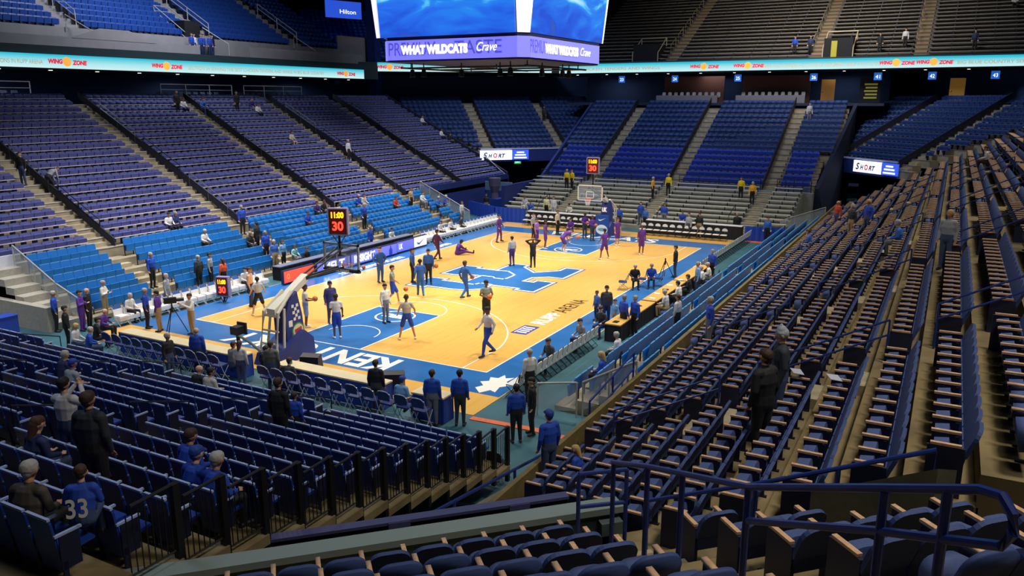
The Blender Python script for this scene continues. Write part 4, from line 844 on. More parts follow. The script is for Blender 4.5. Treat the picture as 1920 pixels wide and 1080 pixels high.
# ---------------------------------------------------------------- centre-hung scoreboard
sb_ = thing('scoreboard', (0, 0, 0), 0, 'huge centre hung scoreboard with blue screens over a violet message band', 'scoreboard')
def screen_mat():
    m = bpy.data.materials.new('video_screen'); m.use_nodes = True; nt = m.node_tree; b = nt.nodes['Principled BSDF']
    tc = nt.nodes.new('ShaderNodeTexCoord'); n = nt.nodes.new('ShaderNodeTexNoise'); n.inputs['Scale'].default_value = .55; n.inputs['Detail'].default_value = 3; n.inputs['Distortion'].default_value = 1.4
    mp = nt.nodes.new('ShaderNodeMapping'); mp.inputs['Scale'].default_value = (.6, .6, 1.6); nt.links.new(tc.outputs['Object'], mp.inputs['Vector']); nt.links.new(mp.outputs['Vector'], n.inputs['Vector'])
    sx = nt.nodes.new('ShaderNodeSeparateXYZ'); nt.links.new(tc.outputs['Object'], sx.inputs['Vector'])
    ma = nt.nodes.new('ShaderNodeMath'); ma.operation = 'MULTIPLY_ADD'; ma.inputs[1].default_value = .22; ma.inputs[2].default_value = -2.95; nt.links.new(sx.outputs['Z'], ma.inputs[0])
    ad = nt.nodes.new('ShaderNodeMath'); ad.operation = 'ADD'; nt.links.new(ma.outputs[0], ad.inputs[0]); nt.links.new(n.outputs['Fac'], ad.inputs[1])
    r = nt.nodes.new('ShaderNodeValToRGB'); nt.links.new(ad.outputs[0], r.inputs['Fac']); cr = r.color_ramp
    cr.elements[0].position = .18; cr.elements[0].color = (*S('3d5aa8'), 1); cr.elements[1].position = .98; cr.elements[1].color = (*S('b8ecff'), 1)
    for p, c in ((.36, '1450d8'), (.58, '1e6cec'), (.74, '1f86f0'), (.84, '54c0fa')):
        e = cr.elements.new(p); e.color = (*S(c), 1)
    b.inputs['Base Color'].default_value = (0, 0, 0, 1); nt.links.new(r.outputs['Color'], b.inputs['Emission Color']); b.inputs['Emission Strength'].default_value = 1.0
    return m
hx, hy = 4.6, 4.15; BAND = M('band_violet_led', '6a6ae8', .4, emit=.95); SCR = screen_mat(); FRM = M('scoreboard_frame', '1a1c3c', .5); WPAN = M('scoreboard_white_panel', 'e4e0f2', .4, emit=.85)
ch = .45
mb = MB(); ring = lambda a, b, c: [(-a, -b + c), (-a + c, -b), (a - c, -b), (a, -b + c), (a, b - c), (a - c, b), (-a + c, b), (-a, b - c)]
mb.prism(ring(hx, hy, ch), 11.68, 12.62, BAND); build(mb, 'message_band', sb_)
mb = MB(); mb.prism(ring(hx - .05, hy - .05, ch), 11.6, 11.68, FRM); mb.prism(ring(hx - .02, hy - .02, ch), 12.62, 12.78, FRM); mb.prism(ring(hx - .5, hy - .5, ch), 12.7, 18.5, FRM); build(mb, 'frame', sb_)
def scr(p0, p1, p2, p3, m, name, th=.1):
    n = (Vector(p1) - Vector(p0)).cross(Vector(p3) - Vector(p0)).normalized() * -th
    mb = MB(); mb.hexa([p0, p1, tuple(Vector(p1) + n), tuple(Vector(p0) + n)], [p3, p2, tuple(Vector(p2) + n), tuple(Vector(p3) + n)], m); return build(mb, name, sb_)
fl = .55; Z0, Z1 = 12.78, 17.8
for sx in (-1, 1):
    scr((sx * hx, -hy + .5, Z0), (sx * hx, hy - .12, Z0), (sx * (hx + fl), hy - .12, Z1), (sx * (hx + fl), -hy + .45, Z1), SCR, 'video_screen')
for sy in (-1, 1):
    scr((-hx + .5, sy * hy, Z0), (hx - .12, sy * hy, Z0), (hx - .12, sy * (hy + fl), Z1), (-hx + .45, sy * (hy + fl), Z1), SCR, 'video_screen')
scr((-hx, -hy + .42, Z0), (-hx + .42, -hy, Z0), (-hx + .38, -hy - fl, Z1), (-hx - fl, -hy + .38, Z1), WPAN, 'corner_panel')
scr((-hx, hy - .05, Z0), (-hx, hy + .12, Z0), (-hx - fl, hy + .4, Z1), (-hx - fl, hy - .05, Z1), WPAN, 'corner_panel'); scr((hx - .05, -hy, Z0), (hx + .05, -hy, Z0), (hx + .2, -hy - fl, Z1), (hx - .02, -hy - fl, Z1), WPAN, 'corner_panel')
DV = M('band_dark_letters', '4a48b8', .4, emit=.6); XW = plane_mtx
text_part('PREMIUM', .62, DV, sb_, 'band_lettering', XW((-hx - .012, 2.2, 12.2), (0, -1, 0), (0, 0, 1)), width=2.8); text_part('TASTE', .62, DV, sb_, 'band_lettering', XW((-hx - .012, -1.6, 12.2), (0, -1, 0), (0, 0, 1)), width=2.6)
text_part('PREMIUM', .6, DV, sb_, 'band_lettering', XW((-hx + 1.3, -hy - .012, 12.2), (1, 0, 0), (0, 0, 1)), width=1.7)
text_part('WHAT WILDCATS', .45, SGW, sb_, 'band_lettering', XW((-hx - .03, .9, 12.15), (0, -1, 0), (0, 0, 1)), width=3.9, bold=.03); text_part('Crave', .4, SGW, sb_, 'band_lettering', XW((-hx - .03, -2.1, 12.2), (0, -1, 0), (0, 0, 1)), width=1.1, shear=.4)
text_part('WHAT WILDCATS', .45, SGW, sb_, 'band_lettering', XW((-.7, -hy - .03, 12.15), (1, 0, 0), (0, 0, 1)), width=3.9, bold=.03); text_part('Crave', .4, SGW, sb_, 'band_lettering', XW((2.2, -hy - .03, 12.2), (1, 0, 0), (0, 0, 1)), width=1.3, shear=.4)
mb = MB()
for x in (-3, 0, 3): mb.tube([(x, -3.6, 11.35), (x, 3.6, 11.35)], .05, BLACK); 
for y in (-3.6, 0, 3.6): mb.tube([(-3.6, y, 11.35), (3.6, y, 11.35)], .05, BLACK)
for x, y in ((-3, -3.4), (3, -3.4), (-3, 3.4), (3, 3.4), (0, 0)): mb.tube([(x, y, 11.35), (x, y, 11.65)], .03, BLACK)
build(mb, 'lower_truss', sb_)
for i, (x, y) in enumerate(((-3.6, 2.9), (-3.6, 2.2), (-3.2, .2), (-3, -1.9), (-1.6, -3.5), (.8, -3.5), (1.6, -3.5), (-3.6, -2.8))):
    mb = MB(); mb.cyl((0, 0), .16, -.42, -.05, BLACK, 10, .1); mb.tube([(0, 0, -.05), (0, 0, .25)], .03, BLACK); tag(build(mb, 'stage_light', None, loc=(x, y, 11.3)), 'black spotlight under the scoreboard, %s along the truss' % ORD[i], 'lamp', 'spotlights under the scoreboard')
mb = MB(); 
for x in (-3.5, 3.5):
    for y in (-3, 3): mb.tube([(x, y, 18.4), (x, y, 29)], .04, STEEL)
build(mb, 'hanging_cable', sb_)
# ---------------------------------------------------------------- tables, boards
def table(x0, x1, y0, y1, h, label, top=CREAM, skirt=SKIRT, open_side=None):
    cx, cy = (x0 + x1) / 2, (y0 + y1) / 2; r = thing('courtside_table', (cx, cy, .012), 0, label, 'table', 'tables around the court'); a, b = (x1 - x0) / 2, (y1 - y0) / 2
    mb = MB(); mb.box(-a, a, -b, b, h - .05, h, top); build(mb, 'tabletop', r)
    mb = MB(); n = max(6, int((a + b) * 8)); k = .02
    for (p, q2) in (((-a, -b), (a, -b)), ((a, -b), (a, b)), ((a, b), (-a, b)), ((-a, b), (-a, -b))):
        L_ = math.hypot(q2[0] - p[0], q2[1] - p[1]); m_ = max(2, int(L_ / .18)); vs = []
        nx, ny = (q2[1] - p[1]) / L_, -(q2[0] - p[0]) / L_
        for i in range(m_ + 1):
            t = i / m_; o = (k if i % 2 else 0) - .03; x, y = p[0] + (q2[0] - p[0]) * t + nx * o, p[1] + (q2[1] - p[1]) * t + ny * o; vs += [(x, y, .0), (x, y, h - .05)]
        mb.add(vs, [(2 * i, 2 * i + 2, 2 * i + 3, 2 * i + 1) for i in range(m_)], skirt)
    build(mb, 'skirt', r)
    mb = MB()
    for x in (-a + .1, a - .1):
        for y in (-b + .08, b - .08): mb.tube([(x, y, 0), (x, y, h - .05)], .02, STEEL)
    build(mb, 'leg', r); return r
table(-19.2, -18.6, -.35, 6.3, .86, 'long cream topped baseline table from the hoop base to the camera tripod')
table(-19.2, -18.6, -6.6, -2.0, .86, 'long cream topped baseline table on the near side of the hoop base')
table(-19.2, -18.6, -8.95, -7.75, .86, 'short last piece of the baseline table by the near court corner')
table(-8.6, -4.2, -10.65, -9.95, .76, 'wooden scorers table section behind the royal blazers', M('wood_tabletop', 'd9a95a', .4), M('black_skirt', '15171f', .8))
table(-4.0, .6, -10.65, -9.95, .76, 'middle scorers table section covered in papers', M('wood_tabletop', 'd9a95a'), M('black_skirt', '15171f'))
table(.8, 5.2, -10.65, -9.95, .76, 'bare wooden scorers table section farthest from the camera', M('wood_tabletop', 'd9a95a'), M('black_skirt', '15171f'))
table(18.75, 19.3, 1.9, 7.8, 1.0, 'white edged press table behind the chairs left of the far hoop', M('white_tabletop', 'e6e6ea', .4), M('black_skirt', '15171f'))
table(18.75, 19.3, -9.3, -2.2, 1.0, 'white edged press table behind the chairs right of the far hoop', M('white_tabletop', 'e6e6ea'), M('black_skirt', '15171f'))
table(-6.6, -.6, 10.0, 10.6, .78, 'dark press table behind the advertising boards', M('dark_tabletop', '70748a', .4), M('black_skirt', '15171f'))
table(-.4, 6.0, 10.0, 10.6, .78, 'dark press table behind the bottle board', M('dark_tabletop', '3d3f52'), M('black_skirt', '15171f'))
LEDV = M('led_board_violet', '6c78e6', .35, emit=.65); LEDW = M('led_board_white', 'eceefa', .35, emit=.8); LEDBL = M('led_bottle_blue', '1c38b8', .35, emit=.5)
def board(x0, x1, y, h, face, label, deco=None):
    r = thing('advertising_board', ((x0 + x1) / 2, y, .012), 0, label, 'advertising board', 'led boards along the opposite sideline'); a = (x1 - x0) / 2
    mb = MB(); mb.box(-a, a, 0, .18, .05, h, M('board_navy_case', '1c2350', .5)); build(mb, 'case', r)
    mb = MB(); mb.box(-a + .04, a - .04, -.012, 0, .12, h - .05, face); build(mb, 'display', r)
    if deco: deco(r, a)
    return r
FX = lambda x, z: plane_mtx((x, -.02, z), (1, 0, 0), (0, 0, 1))
board(-7.4, -5.0, 9.0, .8, M('board_red_led', 'e0503a', .4, emit=.8), 'red lit board in a navy case beside the floor shot clock', lambda r, a: text_part('O', .28, ORG, r, 'lettering', FX(-a + .35, .45)))
board(-4.9, -2.0, 8.9, .8, LEDV, 'violet board with white capitals behind the near hoop', lambda r, a: text_part('MELT', .5, SGW, r, 'lettering', FX(0, .44), width=1.9, shear=.15, bold=.02))
def bottles(r, a):
    text_part('INSIGHT', .46, SGW, r, 'lettering', FX(-a + 1.3, .44), width=2.0, bold=.02)
    for x in (-.2, 1.6):
        mb = MB(); mb.add([(x + u, -.02, z) for u, z in ((-.17, .13), (.17, .13), (.17, .45), (.06, .58), (.05, .72), (-.05, .72), (-.06, .58), (-.17, .45))], [tuple(range(8))], LEDBL); build(mb, 'bottle_emblem', r)
board(-1.9, 2.7, 8.95, .8, LEDV, 'violet board with white capitals and blue bottle shapes', bottles)
board(2.75, 4.7, 9.05, .8, LEDV, 'plain violet board next to the white board', lambda r, a: text_part('UK', .36, SGW, r, 'lettering', FX(-.5, .45), width=.4))
def sw(r, a):
    mb = MB(); mb.add([(x, -.02, .42 + z) for x, z in ((-.45, .05), (-.35, -.14), (-.15, -.18), (.5, .2), (-.12, -.05), (-.3, -.02))], [tuple(range(6))], M('board_grey_mark', '8a93a8', .5)); build(mb, 'swoosh_emblem', r)
board(4.75, 6.3, 9.1, .82, LEDW, 'white board with a grey swoosh at the end of the line', sw)
# ---------------------------------------------------------------- courtside chairs
CHN = M('chair_navy_pad', '1b2c6c', .5); CHW = M('chair_white_pad', 'e4e2dc', .5)
def folding_chair(kind, label, group, h=0):
    r = thing('folding_chair', (0, 0, 0), 0, label, 'chair', group); w = .23; sh = .45 + h; bt = .88 + h
    pad, fr = {'white': (CHW, CHW), 'disc': (BLACK, BLACK), 'side': (BLACK, BLACK), 'stool': (CHN, CHROME), 'chrome': (BLACK, CHROME), 'navy': (CHN, M('chair_grey_frame', '8a8f98', .4))}[kind]
    mb = MB(); mb.xprof([(-.19, sh - .04), (.22, sh - .03), (.24, sh), (.2, sh + .02), (-.19, sh + .01)], -w + .02, w - .02, CHW if kind in ('side', 'disc') else pad); build(mb, 'seat', r)
    b = MB(); rpanel(b, -.24, bt - .3, -.29, bt, 2 * w - .03, .03, M('chair_blue_top', '3a62a8', .5) if kind == 'white' else pad, .07); b = build(b, 'backrest', r)
    if kind == 'disc':
        mb = MB(); mb.add([(-.238 - .03 * (z + .1) , .2 * math.cos(t * .5236), bt - .15 + .16 * math.sin(t * .5236)) for t in range(12) for z in (0,)], [tuple(range(12))], CHW); build(mb, 'round_emblem', b)
    if kind == 'side':
        mb = MB(); rpanel(mb, -.235, bt - .4, -.316, bt + .005, 2 * w - .1, .02, CHW, .07); build(mb, 'white_patch', b)
    if kind == 'white':
        mb = MB(); mb.add([(-.21, .09 * math.cos(t * .5236), bt - .42 + .09 * math.sin(t * .5236)) for t in range(12)], [tuple(range(12))], M('chair_grey_mark', '8d8f96', .5)); rpanel(mb, -.18, bt - .52, -.235, bt - .16, 2 * w - .02, .03, CHW, .02); mb.box(-.16, .26, -w, w, sh - .2, sh - .03, CHW); build(mb, 'back_cover', b)
    for y in (-w, w):
        mb = MB(); mb.tube([(.24, y, 0), (-.02, y, sh * .6), (-.26, y, bt - .06)], .013, fr, 6); build(mb, 'leg', r)
        mb = MB(); mb.tube([(-.27, y, 0), (.2, y, sh - .03)], .013, fr, 6); build(mb, 'leg', r)
    mb = MB(); mb.tube([(.2, -w, .14 + h * .3), (.2, w, .14 + h * .3)], .01, fr); mb.tube([(-.22, -w, .14 + h * .3), (-.22, w, .14 + h * .3)], .01, fr)
    if kind in ('stool', 'chrome'): mb.tube([(-.27, -w, bt - .08), (-.3, -w * .7, bt), (-.31, 0, bt + .03), (-.3, w * .7, bt), (-.27, w, bt - .08)], .014, fr)
    build(mb, 'stretcher', r); return r
def row(kind, pts, rz, label, group, h=0, z=.012):
    first = None
    for i, (x, y) in enumerate(pts):
        lb = label % ORD[i]
        if first is None: first = folding_chair(kind, lb, group, h); first.location = (x, y, z); first.rotation_euler = (0, 0, rz)
        else: dup(first, (x, y, z), rz, lb)
lin = lambda a, b, n: [(a[0] + (b[0] - a[0]) * i / (n - 1), a[1] + (b[1] - a[1]) * i / (n - 1)) for i in range(n)]
PI = math.pi
row('white', lin((-16.6, 9.75), (-8.2, 9.75), 17), -PI / 2, 'white courtside chair with blue top, opposite sideline, %s from the corner stairs', 'white chairs along the opposite sideline')
row('white', lin((7.0, 9.7), (17.2, 9.7), 21), -PI / 2, 'white courtside chair past the advertising boards, %s along the line', 'white chairs along the opposite sideline')
row('side', lin((-16.0, -9.72), (-9.6, -9.72), 16), PI / 2, 'black chair with white seat and back, near sideline, %s from the court corner', 'black and white chairs along the near sideline')
row('side', lin((6.0, -9.75), (18.2, -9.75), 26), PI / 2, 'black chair with white seat beyond the scorers table, %s along the line', 'black and white chairs along the near sideline')
row('disc', lin((17.75, 7.4), (17.75, 2.2), 11), PI, 'black chair with white round back badge left of the far hoop, %s in line', 'badge backed chairs along the far baseline')
row('disc', lin((17.75, -2.3), (17.75, -8.3), 12), PI, 'black chair with white round back badge right of the far hoop, %s in line', 'badge backed chairs along the far baseline')
row('stool', lin((-19.75, 5.9), (-19.75, .1), 11), 0, 'high navy folding stool with chrome frame, %s from the tripod end', 'high stools behind the baseline table', .22, 0)
row('stool', lin((-19.8, -2.3), (-19.8, -8.6), 11), 0, 'high navy folding stool with chrome frame, near side of the hoop, %s along', 'high stools behind the baseline table', .22, 0)
row('chrome', lin((-21.35, 12.4), (-21.35, 7.6), 9), 0, 'chrome and black folding chair before the navy seats, %s from the corner stairs', 'chrome chairs in front of the navy seats', 0, 0)
row('chrome', lin((-21.35, 4.4), (-21.35, -.4), 9), 0, 'chrome and black folding chair in the middle front row, %s along', 'chrome chairs in front of the navy seats', 0, 0)
row('chrome', lin((-21.4, -1.9), (-21.4, -6.6), 9), 0, 'chrome and black folding chair behind the hoop stools, %s along', 'chrome chairs in front of the navy seats', 0, 0)
row('chrome', lin((-21.4, -8.2), (-21.5, -12.2), 8), 0, 'chrome and black folding chair nearest the orange strip, %s along', 'chrome chairs in front of the navy seats', 0, 0)
row('navy', [(.45, -7.35), (1.6, -8.0), (2.15, -8.75), (-4.6, -11.3), (-3.2, -11.3), (-1.5, -11.3), (2.6, -11.3), (3.6, -11.3)], PI * .6, 'navy padded folding chair around the scorers table, %s from mid court', 'navy chairs around the scorers table')
# ---------------------------------------------------------------- fences and rails
def rail(name, pts, m, r, label, posts=(), mid=0, group=None, post_h=None, cat='railing'):
    o = thing(name, pts[0], 0, label, cat, group); p0 = Vector(pts[0]); P = [Vector(p) - p0 for p in pts]
    mb = MB(); mb.tube(P, r, m, 8); build(mb, 'top_rail', o)
    if mid: mb = MB(); mb.tube([p - Vector((0, 0, mid)) for p in P], r, m, 8); build(mb, 'mid_rail', o)
    for (x, y, z0, z1) in posts:
        mb = MB(); mb.tube([(x - p0.x, y - p0.y, z0 - p0.z), (x - p0.x, y - p0.y, z1 - p0.z)], r, m, 8); build(mb, 'post', o)
    return o
# picket fence down the open side of the near stand
for k in range(NB.n - 1):
    x0 = -NB.s(k); x1 = -NB.s(k + 1); y = -12.62 - .06 * k; z = NB.z(k); z2 = NB.z(k + 1)
    o = thing('picket_fence', (x0, y, z), 0, 'black picket fence panel beside the navy seats, %s step up' % ORD[k], 'fence', 'black picket fence panels stepping up the near stand')
    mb = MB(); mb.box(-.05, .05, -.05, .05, -.45, 1.06, BLACK); build(mb, 'post', o)
    mb = MB(); mb.tube([(0, 0, 1.05), (x1 - x0 + .12, -.06, z2 - z + .82)], .024, M('rail_worn_black', '2c2c34', .3), 6); build(mb, 'top_rail', o); mb = MB(); mb.tube([(0, 0, .12), (x1 - x0, 0, .12)], .015, BLACK); build(mb, 'bottom_rail', o)
    mb = MB()
    for i in range(1, 9): t = i / 9; mb.box((x1 - x0) * t - .006, (x1 - x0) * t + .006, -.006, .006, .12, .95, BLACK)
    build(mb, 'picket', o)
# hoop rails beside the near stand's aisles
for ai, (a, b) in enumerate(AN):
    for k in (0, 3, 6, 9, 12):
        x0 = -NB.s(k) - .1; z = NB.z(k)
        rail('aisle_rail', [(x0, b + .0, z + .1), (x0, b, z + .85), (x0 - 1.5, b, z + 1.35), (x0 - 1.5, b, z + .62)], RAILD, .022, 'dark hoop rail at the aisle between navy seats, %s aisle from the fence, %s up' % (ORD[ai], ORD[k // 3]), group='dark aisle rails of the near stand')
# long rails of the opposite stand's aisles and of the padded stand
for ai, (a, b) in enumerate(AL):
    if a < -14: continue
    for j, (k0_, k1_) in enumerate(((1, 5), (6, 10), (11, 15))):
        pts = [(b + .02, LP.s(k) + .2, LP.z(k) + .9) for k in (k0_, k1_)]
        rail('aisle_rail', pts, STEEL if (ai + j) % 2 == 0 else RAILD, .025, 'aisle handrail in the opposite stand, %s aisle, %s length up' % (ORD[ai - 1], ORD[j]), [(b + .02, LP.s(k) + .2, LP.z(k), LP.z(k) + .9) for k in (k0_, (k0_ + k1_) // 2, k1_)], .3, 'aisle handrails of the opposite stand')
    mb = MB(); k = 0; mb.hexa([(b, LP.s0, LP.z0), (b + .08, LP.s0, LP.z0), (b + .08, LP.s(18), LP.z(18)), (b, LP.s(18), LP.z(18))], [(b, LP.s0, LP.z0 + .45), (b + .08, LP.s0, LP.z0 + .45), (b + .08, LP.s(18), LP.z(18) + .45), (b, LP.s(18), LP.z(18) + .45)], M('aisle_side_panel', '151a33', .6)); struct(mb, 'trim_aisle_side')
for ai, (a, b) in enumerate(AR):
    if b < -22 or b > 13: continue
    for j, (k0_, k1_) in enumerate(((1, 4), (5, 8), (9, 12), (13, 16))):
        x = b - .02; pts = [(x, -RP.s(k) - .2, RP.z(k) + .88) for k in (k0_, k1_)]
        rail('aisle_rail', [(x, pts[0][1], pts[0][2] - .3)] + pts + [(x, pts[1][1], pts[1][2] - .3)], RAILB, .021, 'thin blue aisle rail across the padded seats, %s aisle from the corner, %s length up' % (ORD[ai], ORD[j]), [(x, -RP.s(k) - .2, RP.z(k), RP.z(k) + .88) for k in (k0_, k1_)], .3, 'blue aisle rails of the padded stand')
for bk, al, nm in ((FP, AF, 'far end'),):
    for ai, (a, b) in enumerate(al):
        mb = MB(); mb.hexa([(FP.s0, b, FP.z0), (FP.s0, b + .07, FP.z0), (FP.s(16), b + .07, FP.z(16)), (FP.s(16), b, FP.z(16))][::-1], [(FP.s0, b, FP.z0 + .6), (FP.s0, b + .07, FP.z0 + .6), (FP.s(16), b + .07, FP.z(16) + .6), (FP.s(16), b, FP.z(16) + .6)][::-1], M('aisle_side_panel', '151a33', .6)); struct(mb, 'trim_aisle_side')
for B in (KL, KR):
    for ai, (a, b) in enumerate(AK):
        k0_ = 5 if ai == 0 else 0
        mb = MB(); q0 = [B.P(B.s(k0_), b, B.z(k0_)), B.P(B.s(13), b, B.z(13))]; d_ = Vector((B.d[0], B.d[1], 0)) * .07
        base = [Vector(q0[0]), Vector(q0[0]) + d_, Vector(q0[1]) + d_, Vector(q0[1])]
        if B is KL: base = base[::-1]
        mb.hexa([tuple(v) for v in base], [tuple(v + Vector((0, 0, .55))) for v in base], M('aisle_side_panel', '151a33', .6)); struct(mb, 'trim_aisle_side')
for y0, y1, nm in ((6.9, 11.2, 'left of the first far stair'), (-.6, 5.6, 'above the far hoop'), (-8.5, -1.8, 'between the far middle stairs'), (-12.4, -9.8, 'by the last far stair')):
    rail('walkway_rail', [(28.1, y0, 3.55), (28.1, y1, 3.55)], A_MET, .03, 'dark rail along the walkway over the far bleachers, %s' % nm, [(28.1, y0 + (y1 - y0) * i / 4, 2.6, 3.55) for i in range(5)], .35, 'dark rails over the far bleachers')
    mb = MB(); mb.box(28.3, 28.5, y0, y1, 2.4, 3.0, M('walkway_panel_pale', '5b6488', .6)); struct(mb, 'trim_walkway_edge')
mb = MB(); mb.box(27.75, 28.62, -12.6, 11.3, 0, 2.62, CONCF); struct(mb, 'walkway')
for i, y in enumerate((7.9, -2.4, -7.8)):
    rail('bleacher_rail', [(20.6, y, .9), (21.0, y, 1.4), (23.0, y, 2.0), (23.0, y, 1.3)], BLACK, .03, 'black bleacher hand loop, %s of those behind the far hoop' % ORD[i], group='black bleacher hand loops')
# near corner: parapet, ledge wall and the big blue railings
PT = lambda s, t, z: CB.P(s, t, z)
mb = MB(); CB.slab(mb, 32.42, 32.62, -24, -7.16, 2.2, 3.78, M('parapet_green_grey', '4c5a58', .7, noise=.1)); CB.slab(mb, 32.36, 32.68, -24, -7.1, 3.78, 3.88, M('parapet_cap_grey', '7c8a86', .6)); CB.slab(mb, 32.4, 32.8, -7.5, -7.16, 0, 3.7, M('parapet_green_grey', '4c5a58')); struct(mb, 'trim_parapet')
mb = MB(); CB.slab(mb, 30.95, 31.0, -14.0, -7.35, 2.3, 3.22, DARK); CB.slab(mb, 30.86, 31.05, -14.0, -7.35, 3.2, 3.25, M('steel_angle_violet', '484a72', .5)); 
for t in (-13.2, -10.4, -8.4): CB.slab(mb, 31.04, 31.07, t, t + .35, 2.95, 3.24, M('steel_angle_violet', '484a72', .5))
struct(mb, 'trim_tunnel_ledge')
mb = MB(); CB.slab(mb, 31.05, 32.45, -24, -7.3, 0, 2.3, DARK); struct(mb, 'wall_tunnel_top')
def blue_rail(pts, label, posts=(), mid=0): rail('guard_rail', pts, RAILB, .032, label, posts, mid, 'blue guard rails of the near corner')
blue_rail([PT(34.2, -7.98, 4.9), PT(34.2, -7.98, 5.4), PT(35.12, -7.98, 5.77), PT(37.05, -7.98, 6.47), PT(38.51, -7.98, 7.18), PT(39.32, -7.98, 7.57), PT(39.46, -7.98, 7.6), PT(39.54, -7.98, 7.53), PT(39.56, -7.98, 7.42), PT(39.5, -7.98, 7.31), PT(38.55, -7.98, 6.88), PT(37.08, -7.98, 6.16)], 'long blue double guard rail climbing beside the corner aisle',
    [(*PT(34.2, -7.98, 0)[:2], 4.0, 5.4), (*PT(35.12, -7.98, 0)[:2], 4.4, 5.77), (*PT(35.9, -7.98, 0)[:2], 4.7, 6.05), (*PT(37.05, -7.98, 0)[:2], 5.2, 6.47), (*PT(38.6, -7.98, 0)[:2], 5.9, 7.2), (*PT(39.1, -7.98, 0)[:2], 6.1, 7.45)])
blue_rail([PT(33.1, -8.0, 4.72), PT(33.15, -7.3, 4.72)], 'short square blue guard rail at the landing behind the parapet', [(*PT(33.1, -8.0, 0)[:2], 3.5, 4.72), (*PT(33.15, -7.3, 0)[:2], 3.5, 4.72)], .5)
blue_rail([(-28.6, -18.6, 3.4), (-28.6, -18.6, 4.32), (-28.6, -20.03, 4.92), (-28.6, -22.02, 5.83), (-28.6, -22.02, 5.3)], 'sloping blue guard rail at the open end of the long padded rows', [(-28.6, -20.03, 3.9, 4.92), (-28.6, -21.0, 4.4, 5.37)])
mb = MB(); VW = M('vomitory_wall_concrete', '5a5b48', .8, noise=.15); PV = [(-28.95, -20.75, 5.15), (-28.6, -21.4, 5.27), (-28.6, -22.25, 5.63), (-28.95, -22.05, 5.75)][::-1]; mb.hexa([(x, y, 3) for x, y, z in PV], PV, VW); struct(mb, 'wall_vomitory')
# tunnel side: low wall with a twin rail, then the stepped end of the padded stand
mb = MB(); mb.hexa([(-28, -14.3, 0), (-18.6, -14.3, 0), (-18.6, -13.95, 0), (-28, -13.95, 0)], [(-28, -14.3, 2.02), (-18.6, -14.3, .55), (-18.6, -13.95, .55), (-28, -13.95, 2.02)], M('tunnel_wall_concrete', '6b6350', .8, noise=.2)); struct(mb, 'wall_tunnel')
rail('guard_rail', [(-27.8, -14.02, 2.36), (-19.0, -14.02, .97)], RAILB, .035, 'blue rail sloping down along the low concrete wall of the near tunnel', [(x, -14.02, .55 + (-18.6 - x) * .156, .9 + (-18.6 - x) * .158) for x in (-26.5, -24, -22, -19.2)], 0, 'blue guard rails of the near corner')
rail('guard_rail', [(-20.2, -14.2, 2.1), (-17.2, -14.3, 2.6), (-17.2, -14.3, 1.6)], RAILB, .03, 'blue stair rail between the tunnel wall and the light blue seats', [(-20.2, -14.2, 1.0, 2.1), (-18.7, -14.25, 1.2, 2.35)], .5, 'blue guard rails of the near corner')
mb = MB(); mb.box(-28.3, 30, -14.5, -14.38, 1.0, 1.92, M('stand_front_brown', '6f6038', .8, noise=.3, scale=2)); struct(mb, 'trim_stand_front')
mb = MB(); mb.box(-26, -17.3, 16.0, 16.15, 1.35, 2.75, M('white_front_panel', 'c9cad2', .6)); mb.box(-26, -17.3, 16.03, 16.15, 0, 1.35, M('brown_front_wall', '6b4a33', .7, noise=.2)); mb.box(15.5, 30.3, 16.0, 16.14, 1.9, 2.75, NAVYW); struct(mb, 'trim_stand_front')
pb = thing('framed_picture', (-19.0, 15.97, 2.0), 0, 'framed picture on the white wall left of the corner stairs', 'picture'); mb = MB(); mb.box(-.7, .7, -.03, .03, -.25, .25, M('picture_frame_grey', '8d8a9a', .5)); build(mb, 'frame', pb); mb = MB(); mb.box(-.6, .6, -.04, -.03, -.18, .18, M('picture_pale', 'c7d2e6', .5, noise=.4, scale=6)); build(mb, 'print', pb)
def glass_rail(p0, p1, n, label, h=1.0, z_low=None):
    o = thing('glass_railing', p0, 0, label, 'railing', 'glass railings at the ends of the light blue stands'); d = Vector(p1) - Vector(p0)
    mb = MB(); mb.tube([(0, 0, 0), tuple(d)], .035, M('worn_grey_rail', 'a8a59c', .35), 8); build(mb, 'top_rail', o)
    mb = MB(); w = Vector((-d.y, d.x, 0)).normalized() * .012; b0, b1 = Vector((0, 0, -h + .1)), d + Vector((0, 0, -h + .1))
    base = [tuple(b0 - w), tuple(b1 - w), tuple(b1 + w), tuple(b0 + w)]; tt = [tuple(Vector(v) + Vector((0, 0, h - .16))) for v in base]
    mb.hexa(base, tt, GLASS); build(mb, 'glass_panel', o)
    for i in range(n + 1):
        mb = MB(); q_ = d * (i / n); mb.tube([tuple(q_ + Vector((0, 0, -h - .15))), tuple(q_)], .03, M('worn_grey_rail', 'a8a59c', .35), 8); build(mb, 'post', o)
glass_rail((-17.05, -11.1, 1.05), (-17.05, -12.45, 1.3), 1, 'low glass railing beside the light blue seats at the near tunnel')
glass_rail((-17.05, -12.65, 1.35), (-17.05, -14.35, 2.3), 2, 'sloping glass railing with red glow behind it at the near tunnel')
glass_rail((-17.35, 11.4, 1.15), (-17.35, 13.0, 1.7), 2, 'lower grey glass railing on the corner stairs of the opposite stand'); glass_rail((-17.35, 13.1, 1.75), (-17.35, 16.0, 3.2), 2, 'upper grey glass railing on the corner stairs of the opposite stand')
glass_rail((15.5, 11.3, 1.2), (15.5, 16.0, 3.3), 5, 'pale glass railing closing the far end of the light blue seats')
glass_rail((21.7, -11.4, 1.2), (21.7, -14.4, 2.35), 3, 'glass railing closing the light blue seats by the far end stand')
mb = MB()
